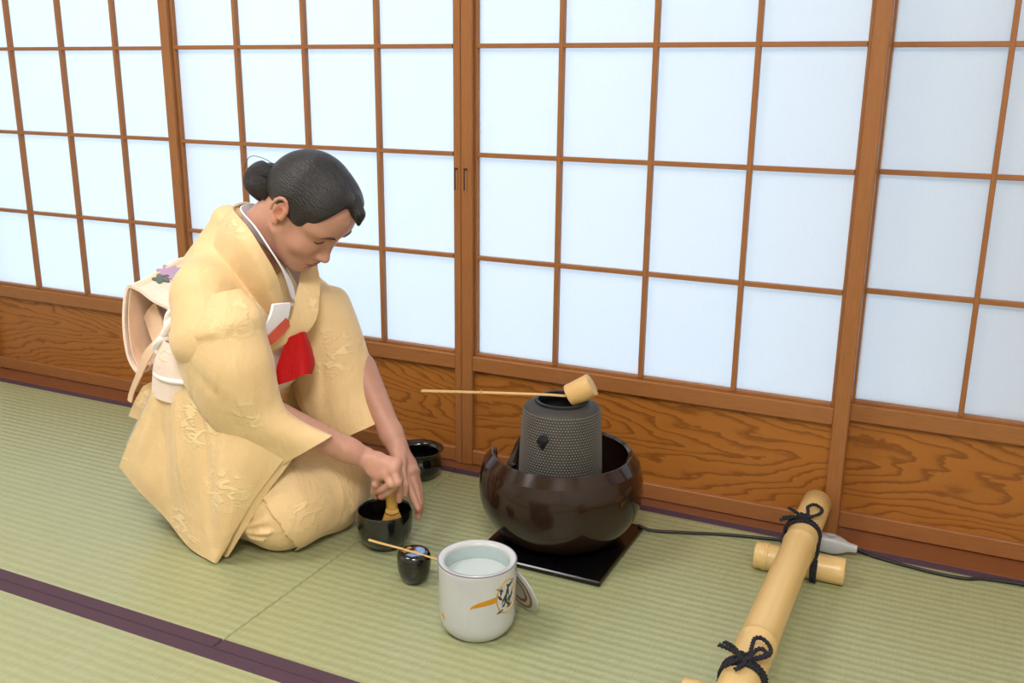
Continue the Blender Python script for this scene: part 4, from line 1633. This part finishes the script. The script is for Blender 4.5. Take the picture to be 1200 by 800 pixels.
def folds(p, dirs):
    out = np.zeros(len(p))
    for (a, b, w, h) in dirs:                     # ridge along the segment a-b, width w, height h
        a, b = np.array(a), np.array(b)
        ba = b - a
        t = np.clip(((p - a) @ ba) / (ba @ ba), 0, 1)
        d2 = ((p - a - t[:, None] * ba) ** 2).sum(1)
        out += h * np.exp(-d2 / (w * w)) * np.sin(PI * np.clip(t, 0.08, 0.92)) 
    return out


bod = [ell((-0.652, -0.50, 0.480), (0.112, 0.150, 0.135), 0.02),
       ell((-0.680, -0.50, 0.370), (0.115, 0.150, 0.140), 0.03),
       cap((-0.650, -0.605, 0.540), (-0.650, -0.395, 0.540), 0.056, 0.056, 0.03),
       cap((-0.690, -0.50, 0.570), (-0.668, -0.50, 0.655), 0.080, 0.040, 0.04),
       # drop shoulders and upper arms
       cap((-0.640, -0.615, 0.525), (-0.605, -0.635, 0.460), 0.064, 0.082, 0.025),
       cap((-0.640, -0.385, 0.520), (-0.560, -0.358, 0.450), 0.062, 0.062, 0.025),
       # room for the neck inside the collar
       cap((-0.640, -0.497, 0.590), H(-0.010, 0, -0.02), 0.050, 0.062, 0.008, 's')]


def bod_disp(p):
    f = [((-0.4757, -0.6600, 0.5822), (-0.5478, -0.6600, 0.6233), 0.012, -0.007), ((-0.4661, -0.6500, 0.5573), (-0.5190, -0.6400, 0.6226), 0.010, -0.006),
         ((-0.4740, -0.6800, 0.4872), (-0.4782, -0.6800, 0.5856), 0.010, -0.007), ((-0.4924, -0.6000, 0.5333), (-0.5107, -0.6000, 0.6170), 0.010, 0.006),
         ((-0.5194, -0.4200, 0.5071), (-0.5043, -0.4200, 0.5501), 0.008, -0.006), ((-0.5086, -0.4000, 0.4951), (-0.4977, -0.4000, 0.5417), 0.008, -0.006)]
    return folds(p, f) + 0.0026 * vnoise(p, 40, 5) + 0.0045 * vnoise(p * np.array([1, 1, 0.4]), 20, 8)


KV, KF = nets('bodice', [(bod, 0.01)], 0.0036, bod_disp)
KV = smooth_verts(KV, KF, 2, 0.5)
link('kimono_bodice', np_quads('bodice', KV, KF), M_silk, person)

skirt = [cap((-0.760, -0.550, 0.140), (-0.535, -0.555, 0.108), 0.092, 0.082, 0.02),
         cap((-0.800, -0.440, 0.150), (-0.497, -0.440, 0.104), 0.100, 0.080, 0.03),
         cap((-0.545, -0.555, 0.062), (-0.770, -0.550, 0.060), 0.068, 0.060, 0.03),
         cap((-0.505, -0.445, 0.062), (-0.820, -0.440, 0.060), 0.068, 0.062, 0.03),
         cap((-0.515, -0.560, 0.088), (-0.497, -0.445, 0.088), 0.080, 0.080, 0.03),
         cap((-0.815, -0.525, 0.115), (-0.815, -0.44, 0.115), 0.090, 0.090, 0.04),
         cap((-0.755, -0.50, 0.190), (-0.690, -0.50, 0.330), 0.125, 0.115, 0.05)]


def skirt_disp(p):
    f = []
    g0 = (-0.600, -0.655, 0.055)
    for dz, dx in ((0.075, 0.14), (0.045, 0.15), (0.020, 0.15), (0.095, 0.10)):
        f.append((g0, (g0[0] + dx, g0[1] + 0.005, dz), 0.0080, -0.015))
        f.append((g0, (g0[0] + dx, g0[1] + 0.005, dz + 0.014), 0.006, 0.009))
    f.append(((-0.47, -0.50, 0.19), (-0.43, -0.52, 0.02), 0.012, -0.006))
    f.append(((-0.43, -0.46, 0.16), (-0.40, -0.47, 0.03), 0.010, -0.005))
    return folds(p, f) + 0.0018 * vnoise(p, 30, 15) + 0.004 * vnoise(p, 11, 18)


SV, SF = nets('skirt', [(skirt, 0.01)], 0.0040, skirt_disp, clip=lambda p: 0.0022 - p[:, 2])
SV = smooth_verts(SV, SF, 2, 0.5)
link('kimono_skirt', np_quads('skirt', SV, SF), M_silk, person)

# the overlapping front panel: a second layer wrapped over knees and lap, with its own hem


def panel_clip(p):
    a, b, c = np.array((-0.3980, -0.6600, 0.2077)), np.array((-0.3735, -0.6600, 0.1496)), np.array((-0.4187, -0.6200, 0.0161))
    # keep what lies in front (+x) of a curved hem line
    hemx = np.interp(p[:, 2], [0.0, 0.02, 0.05, 0.09, 0.13, 0.18, 0.24], [-0.492, -0.470, -0.462, -0.470, -0.500, -0.560, -0.640])
    hemx = hemx + (p[:, 1] + 0.62) * 0.10
    return np.maximum(np.maximum(hemx - p[:, 0], 0.0022 - p[:, 2]), p[:, 2] - 0.225)


PV, PF = nets('panel', [(skirt, 0.01)], 0.0036, lambda p: skirt_disp(p) - 0.0065, clip=panel_clip)
PV = smooth_verts(PV, PF, 1, 0.5)
link('front_panel', np_quads('panel', PV, PF), M_silk, person)

# ---------------------------------------------------------------- sleeves


def ring(F, B, hd, d=(0.25, -1.0, 0.15)):
    """closed section of a sleeve between its front contour F and back contour B, half depth hd"""
    f, b = np.array(F), np.array(B)
    m = (f + b) / 2
    d = np.array(d); d /= np.linalg.norm(d)
    return [f, f * 0.82 + b * 0.18 + d * hd * 0.80, m + d * hd, f * 0.18 + b * 0.82 + d * hd * 0.72, b, f * 0.18 + b * 0.82 - d * hd * 0.6, m - d * hd, f * 0.82 + b * 0.18 - d * hd * 0.8]


def cloth_noise(amp, f1, seed):
    def fn(u, v, S):
        return amp * vnoise(S.reshape(-1, 3), f1, seed).reshape(S.shape[:2])
    return fn


def near_fold(u, v, S):
    p = S.reshape(-1, 3)
    f = [((-0.5274, -0.7200, 0.5220), (-0.4074, -0.7000, 0.4874), 0.010, -0.006), ((-0.5052, -0.7200, 0.5055), (-0.4405, -0.7100, 0.4984), 0.008, 0.008), ((-0.6079, -0.7000, 0.4690), (-0.4497, -0.7200, 0.5184), 0.008, -0.003),
         ((-0.4714, -0.7100, 0.4739), (-0.4262, -0.6900, 0.4426), 0.010, 0.006), ((-0.4881, -0.7200, 0.4758), (-0.4584, -0.6900, 0.3475), 0.0055, -0.0045),
         ((-0.4584, -0.6900, 0.3475), (-0.4258, -0.6400, 0.2334), 0.0055, -0.0045), ((-0.4671, -0.7200, 0.4208), (-0.4357, -0.6800, 0.3646), 0.016, 0.007),
         ((-0.6056, -0.7000, 0.4293), (-0.5359, -0.7000, 0.3552), 0.016, 0.006)]
    return (-folds(p, f) * -1 + 0.0016 * vnoise(p, 30, 4) + 0.0030 * vnoise(p, 12, 6)).reshape(S.shape[:2])


near_arm = [ring((-0.5502, -0.6220, 0.5515), (-0.6761, -0.6220, 0.5182), 0.034),
            ring((-0.5015, -0.6300, 0.5153), (-0.7154, -0.6300, 0.4496), 0.075),
            ring((-0.4946, -0.6320, 0.4768), (-0.7062, -0.6340, 0.4165), 0.080),
            ring((-0.4801, -0.6320, 0.4251), (-0.6788, -0.6360, 0.3623), 0.082),
            ring((-0.4788, -0.6280, 0.3732), (-0.6466, -0.6340, 0.3039), 0.072),
            ring((-0.4699, -0.6150, 0.3258), (-0.6225, -0.6250, 0.2469), 0.060),
            ring((-0.4328, -0.5970, 0.2928), (-0.6096, -0.6050, 0.1905), 0.050),
            ring((-0.3857, -0.5750, 0.2670), (-0.5934, -0.5850, 0.1352), 0.042)]
sl = sheet('kimono_sleeve', near_arm, M_silk, person, 0.003, 150, 150, near_fold, True, 1.0)


def bag_fold(u, v, S):
    p = S.reshape(-1, 3)
    f = [((-0.6240, -0.6600, 0.3820), (-0.5988, -0.6900, 0.0370), 0.012, 0.009), ((-0.6926, -0.6600, 0.3723), (-0.6747, -0.6700, 0.0868), 0.014, -0.009),
         ((-0.7431, -0.6500, 0.3082), (-0.7345, -0.6600, 0.0892), 0.012, 0.008), ((-0.5651, -0.6700, 0.3244), (-0.5704, -0.6900, 0.0621), 0.010, -0.006), ((-0.7686, -0.6500, 0.2859), (-0.8217, -0.6400, 0.1218), 0.012, -0.007)]
    return (folds(p, f) + 0.0012 * vnoise(p, 34, 24) + 0.003 * vnoise(p, 13, 26)).reshape(S.shape[:2])


bag = [[(-0.7020, -0.6400, 0.4431), (-0.7495, -0.6400, 0.3587), (-0.8039, -0.6450, 0.2676), (-0.8569, -0.6450, 0.1867), (-0.8883, -0.6400, 0.1365)],
       [(-0.6634, -0.6520, 0.4092), (-0.7025, -0.6550, 0.3249), (-0.7569, -0.6500, 0.2268), (-0.7942, -0.6600, 0.1425), (-0.8233, -0.6550, 0.1021)],
       [(-0.6170, -0.6600, 0.3656), (-0.6443, -0.6680, 0.2756), (-0.6854, -0.6680, 0.1774), (-0.7306, -0.6600, 0.0824), (-0.7528, -0.6550, 0.0524)],
       [(-0.5706, -0.6640, 0.3216), (-0.5855, -0.6760, 0.2261), (-0.6135, -0.6800, 0.1408), (-0.6555, -0.6760, 0.0424), (-0.6736, -0.6720, 0.0116)],
       [(-0.5255, -0.6640, 0.2854), (-0.5291, -0.6740, 0.2127), (-0.5496, -0.6820, 0.1364), (-0.5873, -0.6880, 0.0387), (-0.6048, -0.6890, 0.0050)],
       [(-0.4568, -0.6180, 0.2375), (-0.4878, -0.6350, 0.1915), (-0.5190, -0.6550, 0.1425), (-0.5639, -0.6780, 0.0581), (-0.5969, -0.6880, 0.0045)]]
bg_ = sheet('sleeve_bag', bag, M_silk, sl, 0.004, 90, 70, bag_fold)
# its second layer and pale lining, seen along the open edges
bag2 = [[tuple(np.array(q) + np.array((0.008 + 0.010 * (i / 5), 0.020, 0.004))) for q in row] for i, row in enumerate(bag[2:])]
sheet('sleeve_bag_back', bag2, M_silk, sl, 0.003, 60, 50, cloth_noise(0.002, 14, 41))
lin_ = [[(-0.7176, -0.6320, 0.4322), (-0.7648, -0.6320, 0.3543), (-0.8233, -0.6360, 0.2616), (-0.8710, -0.6360, 0.1888)],
        [(-0.7129, -0.6280, 0.4283), (-0.7573, -0.6280, 0.3543), (-0.8128, -0.6300, 0.2614), (-0.8637, -0.6300, 0.1803)],
        [(-0.7059, -0.6240, 0.4247), (-0.7478, -0.6240, 0.3509), (-0.8027, -0.6240, 0.2574), (-0.8563, -0.6240, 0.1717)]]
sheet('sleeve_lining', lin_, M_lining, sl, 0.002, 20, 40, cloth_noise(0.0015, 30, 3))


def far_fold(u, v, S):
    p = S.reshape(-1, 3)
    f = [((-0.4500, -0.4000, 0.4613), (-0.4586, -0.4200, 0.2825), 0.012, 0.008), ((-0.4615, -0.4200, 0.4643), (-0.4813, -0.4400, 0.2850), 0.012, -0.008), ((-0.5107, -0.4300, 0.4094), (-0.5008, -0.4400, 0.2437), 0.012, 0.007),
         ((-0.4779, -0.4000, 0.5075), (-0.5058, -0.4200, 0.4354), 0.010, -0.007)]
    return (folds(p, f) + 0.0016 * vnoise(p, 30, 54) + 0.003 * vnoise(p, 12, 56)).reshape(S.shape[:2])


far_arm = [ring((-0.5306, -0.3800, 0.5185), (-0.5741, -0.4000, 0.5031), 0.026),
           ring((-0.5125, -0.3450, 0.4988), (-0.5930, -0.3900, 0.4617), 0.060),
           ring((-0.4948, -0.3350, 0.4534), (-0.5964, -0.3900, 0.4043), 0.066),
           ring((-0.4685, -0.3320, 0.3872), (-0.6087, -0.3950, 0.3266), 0.066),
           ring((-0.4360, -0.3420, 0.3092), (-0.5929, -0.4000, 0.2557), 0.060),
           ring((-0.4092, -0.3520, 0.2617), (-0.5416, -0.4020, 0.2051), 0.052),
           ring((-0.3930, -0.3580, 0.2369), (-0.4921, -0.4000, 0.1851), 0.046)]
sl2 = sheet('kimono_sleeve', far_arm, M_silk, person, 0.003, 80, 90, far_fold, True, 1.0)
# the hanging part of the left sleeve, falling to the lap
fbag = [[(-0.6125, -0.3750, 0.3247), (-0.6488, -0.3700, 0.2542), (-0.6759, -0.3650, 0.1912), (-0.6905, -0.3620, 0.1546)],
        [(-0.5712, -0.3650, 0.2883), (-0.6033, -0.3580, 0.2211), (-0.6255, -0.3520, 0.1581), (-0.6334, -0.3500, 0.1311)],
        [(-0.5240, -0.3600, 0.2542), (-0.5446, -0.3500, 0.2078), (-0.5587, -0.3460, 0.1675), (-0.5651, -0.3450, 0.1455)],
        [(-0.4686, -0.3600, 0.2332), (-0.4872, -0.3540, 0.2064), (-0.5022, -0.3500, 0.1825), (-0.5096, -0.3500, 0.1691)]]
sheet('sleeve_bag', fbag, M_silk, sl2, 0.004, 40, 40, cloth_noise(0.004, 16, 61))

# ---------------------------------------------------------------- collars
wc = [[(-0.5154, -0.5120, 0.5184), (-0.5208, -0.4900, 0.5012)],
      [(-0.5066, -0.5450, 0.5785), (-0.5131, -0.5150, 0.5521)],
      [(-0.5222, -0.5650, 0.6271), (-0.5240, -0.5350, 0.5921)],
      [(-0.5524, -0.5650, 0.6643), (-0.5469, -0.5450, 0.6254)],
      [(-0.6050, -0.5400, 0.6892), (-0.5961, -0.5300, 0.6397)],
      [(-0.6365, -0.4950, 0.6940), (-0.6339, -0.4900, 0.6418)],
      [(-0.6376, -0.4550, 0.6896), (-0.6371, -0.4520, 0.6400)],
      [(-0.6107, -0.4320, 0.6500), (-0.6141, -0.4320, 0.5998)],
      [(-0.5480, -0.4400, 0.5780), (-0.5610, -0.4400, 0.5428)],
      [(-0.5283, -0.4520, 0.5392), (-0.5423, -0.4520, 0.5199)],
      [(-0.5169, -0.4950, 0.5026), (-0.5283, -0.5000, 0.4953)]]
sheet('under_collar', wc, M_collar, person, 0.003, 90, 14)
yc = [[(-0.5231, -0.5240, 0.5148), (-0.5305, -0.5450, 0.5010), (-0.5705, -0.5500, 0.4767)],
      [(-0.5135, -0.5550, 0.5729), (-0.5272, -0.5750, 0.5583), (-0.5839, -0.5700, 0.5279)],
      [(-0.5286, -0.5750, 0.6248), (-0.5446, -0.5920, 0.6063), (-0.6100, -0.5800, 0.5716)],
      [(-0.5585, -0.5750, 0.6635), (-0.5746, -0.5900, 0.6397), (-0.6447, -0.5700, 0.5940)],
      [(-0.6188, -0.5460, 0.6906), (-0.6392, -0.5550, 0.6601), (-0.6949, -0.5450, 0.6030)],
      [(-0.6539, -0.4950, 0.6946), (-0.6897, -0.4950, 0.6628), (-0.7375, -0.4950, 0.6098)],
      [(-0.6591, -0.4450, 0.6907), (-0.6821, -0.4500, 0.6579), (-0.7044, -0.4620, 0.6185)],
      [(-0.6248, -0.4250, 0.6552), (-0.6263, -0.4250, 0.6337), (-0.6239, -0.4300, 0.6094)]]
sheet('kimono_collar', yc, M_silk, person, 0.004, 90, 24, cloth_noise(0.0014, 26, 9))
# the left side laps over the right: a long band from the neck down to the sash
lc = [[(-0.5557, -0.4400, 0.5951), (-0.5417, -0.4300, 0.5947), (-0.5280, -0.4150, 0.5793)],
      [(-0.5333, -0.4550, 0.5605), (-0.5195, -0.4450, 0.5601), (-0.5055, -0.4300, 0.5517)],
      [(-0.5157, -0.4950, 0.5221), (-0.5058, -0.4780, 0.5145), (-0.4896, -0.4550, 0.5045)],
      [(-0.5071, -0.5200, 0.4844), (-0.5000, -0.5000, 0.4738), (-0.4876, -0.4720, 0.4655)],
      [(-0.5147, -0.5480, 0.4496), (-0.5102, -0.5280, 0.4366), (-0.5044, -0.5000, 0.4342)],
      [(-0.5496, -0.5800, 0.4232), (-0.5461, -0.5700, 0.4107), (-0.5395, -0.5520, 0.4105)]]
sheet('left_lapel', lc, M_silk, person, 0.005, 60, 24, cloth_noise(0.0012, 26, 19))

# ---------------------------------------------------------------- sash, cord and the drum bow at the back
SC = np.array((-0.688, -0.50, 0.385))
ob = []
for zt, rx, ry in ((0.050, 0.128, 0.162), (0.0, 0.140, 0.168), (-0.070, 0.138, 0.166)):
    ob.append([tuple(SC + np.array((rx * math.cos(a) + 0.03 * (zt / 0.05) * 0.4, ry * math.sin(a), zt))) for a in np.linspace(0, 2 * PI, 24, endpoint=False)])
sheet('obi_sash', ob, M_obi, person, 0.005, 24, 120, cloth_noise(0.0012, 20, 77), True)
oc = [tuple(SC + np.array((0.1395 * math.cos(a), 0.1685 * math.sin(a), -0.022 + 0.004 * math.cos(a)))) for a in np.linspace(0, 2 * PI, 80)]
link('obi_cord', py_mesh('obi_cord', *tube_arrays(oc, 0.0050, 10, False)), M_lining, person)

bow = []
yN, yF = -0.630, -0.385
prof = [(-0.6763, -0.6300, 0.4855), (-0.7277, -0.6300, 0.5005), (-0.7625, -0.6300, 0.5107), (-0.8011, -0.6300, 0.5311), (-0.8358, -0.6300, 0.5312), (-0.8544, -0.6300, 0.4598), (-0.8501, -0.6300, 0.3822), (-0.8239, -0.6300, 0.3454), (-0.7978, -0.6300, 0.3674)]
for i, t in enumerate(np.linspace(0, 1, 6)):
    row = []
    for j, q in enumerate(prof):
        q = np.array(q)
        bulge = math.sin(PI * t)
        lift = (0.030 if j < 5 else 0.0) * t
        row.append((q[0] - 0.010 * bulge * (j > 2) - 0.035 * t * (j < 4), yN + (yF - yN) * t, q[2] + lift + 0.006 * bulge * (j < 4) + 0.004 * math.sin(7 * t + j)))
    bow.append(row)
bw = sheet('obi_bow', bow, M_obi, person, 0.006, 50, 80, cloth_noise(0.0030, 18, 88))
# peach lining laid inside the drum
inn = [[tuple(np.array(q) + np.array((0.010, 0.006, -0.004 if j < 4 else 0.004))) for j, q in enumerate(row)][3:] for row in bow]
sheet('bow_lining', inn, M_obi_in, bw, 0.003, 40, 60, cloth_noise(0.0030, 18, 88))
# embroidered flower on the top face


def patch(name, c, u_, v_, n_, pts, mat, parent):
    c, u_, v_, n_ = [np.array(q, float) for q in (c, u_, v_, n_)]
    V = [c + u_ * a + v_ * b + n_ * h for h in (0.0, 0.0035) for a, b in pts]
    m = len(pts)
    F = [tuple(range(m))[::-1], tuple(range(m, 2 * m))] + [(k, (k + 1) % m, m + (k + 1) % m, m + k) for k in range(m)]
    return link(name, py_mesh(name, V, F, False), mat, parent)


def on_bow(t, s):
    """point on the top face of the drum, t across (0 near), s along the profile 0..3"""
    S = surf(bow, 41, 81)
    return S[int(round(t * 40)), int(round(s / 8 * 80))], grid_normals(S)[int(round(t * 40)), int(round(s / 8 * 80))]


pF, nF = on_bow(0.42, 2.7)
if nF[2] < 0:
    nF = -nF
uu = np.cross(nF, (1, 0, 0)); uu /= np.linalg.norm(uu); vv = np.cross(nF, uu)
fl_ = [((0.030 + 0.006 * math.cos(9 * a)) * math.cos(a), (0.024 + 0.005 * math.cos(9 * a)) * math.sin(a)) for a in np.linspace(0, 2 * PI, 54, endpoint=False)]
patch('embroidered_flower', pF - nF * 0.0005, uu, vv, nF, fl_, M_flower, bw)
lf_ = [((0.018 + 0.003 * math.cos(5 * a)) * math.cos(a) - 0.034, (0.013 + 0.004 * math.cos(5 * a)) * math.sin(a) - 0.004) for a in np.linspace(0, 2 * PI, 40, endpoint=False)]
patch('embroidered_leaf', pF - nF * 0.0005, uu, vv, nF, lf_, M_flower_leaf, bw)
# tied ends inside and below the drum
kn = [[(-0.7694, -0.6100, 0.5060), (-0.7402, -0.6200, 0.4760), (-0.7247, -0.6200, 0.4532)], [(-0.8053, -0.6000, 0.4408), (-0.7580, -0.6200, 0.4385), (-0.7361, -0.6200, 0.4305)], [(-0.8263, -0.6000, 0.4619), (-0.7985, -0.6100, 0.4131), (-0.7835, -0.6100, 0.3823)]]
sheet('bow_tail', [[(-0.8422, -0.5850, 0.4568), (-0.8203, -0.5900, 0.4785), (-0.7976, -0.5920, 0.4958)], [(-0.8086, -0.6000, 0.4131), (-0.7827, -0.6050, 0.4320), (-0.7671, -0.6050, 0.4483)], [(-0.7830, -0.6100, 0.3860), (-0.7656, -0.6120, 0.3997), (-0.7500, -0.6120, 0.4161)]], M_obi_in, bw, 0.004, 24, 16, cloth_noise(0.002, 30, 5))
sheet('bow_tail', [[(-0.7913, -0.6120, 0.4181), (-0.7652, -0.6150, 0.4185), (-0.7521, -0.6100, 0.4154)], [(-0.7983, -0.6150, 0.3725), (-0.7701, -0.6200, 0.3721), (-0.7616, -0.6100, 0.3706)], [(-0.8038, -0.6100, 0.3279), (-0.7838, -0.6150, 0.3359), (-0.7688, -0.6100, 0.3477)], [(-0.8014, -0.6000, 0.3123), (-0.7859, -0.6050, 0.3216), (-0.7807, -0.6000, 0.3284)]], M_obi, bw, 0.004, 30, 16, cloth_noise(0.002, 30, 15))
for i, q in enumerate(([(-0.6855, -0.6320, 0.5055), (-0.7138, -0.6360, 0.4929), (-0.7259, -0.6360, 0.4637), (-0.7104, -0.6320, 0.4366)], [(-0.7084, -0.6280, 0.4918), (-0.7170, -0.6400, 0.4691), (-0.7383, -0.6400, 0.4386), (-0.7645, -0.6300, 0.4151)],
                       [(-0.7256, -0.6300, 0.4378), (-0.7381, -0.6450, 0.4363), (-0.7591, -0.6400, 0.4147), (-0.7470, -0.6350, 0.4043), (-0.7256, -0.6320, 0.4206)])):
    link('bow_cord', py_mesh('bow_cord', *tube_arrays(catmull(q, 24), 0.0075, 10)), M_lining, bw)
sheet('cord_tail', [[(-0.7395, -0.6400, 0.4279), (-0.7570, -0.6400, 0.4327)], [(-0.7705, -0.6400, 0.3954), (-0.7879, -0.6400, 0.4038)], [(-0.8048, -0.6340, 0.3529), (-0.8182, -0.6340, 0.3583)], [(-0.8437, -0.6250, 0.3039), (-0.8555, -0.6250, 0.3059)], [(-0.8570, -0.6220, 0.2803), (-0.8661, -0.6220, 0.2845)]], M_obi_in, bw, 0.004, 40, 8)
# the end of the kimono showing under the bow
sheet('kimono_tail', [[(-0.8444, -0.6000, 0.3116), (-0.8139, -0.6000, 0.3273), (-0.7790, -0.6000, 0.3435)], [(-0.8734, -0.6000, 0.2730), (-0.8343, -0.6050, 0.2729), (-0.8056, -0.6050, 0.2736)], [(-0.9007, -0.5950, 0.2342), (-0.8590, -0.6000, 0.2310), (-0.8354, -0.6000, 0.2252)]], M_silk, person, 0.004, 24, 24, cloth_noise(0.002, 20, 35))

# ---------------------------------------------------------------- tucked into the kimono front: folded paper, red cloths
pap = sheet('folded_paper', [[(-0.4991, -0.5850, 0.5212), (-0.4971, -0.5620, 0.5184), (-0.4979, -0.5350, 0.5145)], [(-0.5050, -0.5900, 0.4963), (-0.5042, -0.5660, 0.4878), (-0.5043, -0.5400, 0.4821)], [(-0.5215, -0.5980, 0.4622), (-0.5194, -0.5780, 0.4578), (-0.5161, -0.5560, 0.4600)], [(-0.5369, -0.6060, 0.4451), (-0.5348, -0.5940, 0.4390), (-0.5337, -0.5800, 0.4392)]], M_card, None, 0.006, 24, 16)
tag(pap, 'folded white paper tucked into the front of the yellow kimono', 'paper')
pou = sheet('patterned_cloth', [[(-0.5019, -0.5480, 0.4875), (-0.5003, -0.5400, 0.4790), (-0.5021, -0.5360, 0.4675)], [(-0.5111, -0.5720, 0.4677), (-0.5105, -0.5660, 0.4561), (-0.5095, -0.5600, 0.4478)], [(-0.5238, -0.5940, 0.4473), (-0.5235, -0.5900, 0.4395), (-0.5247, -0.5840, 0.4327)], [(-0.5404, -0.6120, 0.4427), (-0.5406, -0.6100, 0.4353), (-0.5401, -0.6060, 0.4310)]], M_redpat, None, 0.005, 30, 14, cloth_noise(0.0016, 60, 3))
tag(pou, 'folded red patterned cloth tucked under the white folded paper', 'cloth')
rc = sheet('red_silk_cloth', [[(-0.5153, -0.5320, 0.4405), (-0.5259, -0.5340, 0.4148), (-0.5387, -0.5400, 0.3753), (-0.5355, -0.5440, 0.3426)],
                              [(-0.5016, -0.5220, 0.4468), (-0.5083, -0.5240, 0.4146), (-0.5138, -0.5280, 0.3791), (-0.5102, -0.5320, 0.3519)],
                              [(-0.4928, -0.5140, 0.4513), (-0.4924, -0.5140, 0.4213), (-0.4906, -0.5160, 0.3899), (-0.4869, -0.5200, 0.3645)],
                              [(-0.4973, -0.5000, 0.4475), (-0.4916, -0.4960, 0.4133), (-0.4884, -0.4940, 0.3844), (-0.4904, -0.4960, 0.3593)],
                              [(-0.5061, -0.4860, 0.4414), (-0.4992, -0.4780, 0.4043), (-0.4974, -0.4740, 0.3743), (-0.5019, -0.4780, 0.3545)],
                              [(-0.5195, -0.4880, 0.4403), (-0.5112, -0.4820, 0.4037), (-0.5079, -0.4800, 0.3745), (-0.5096, -0.4820, 0.3564)]], M_red, None, 0.003, 60, 40, cloth_noise(0.0010, 30, 13))
tag(rc, 'plain bright red silk cloth hanging folded from the pale sash', 'cloth')
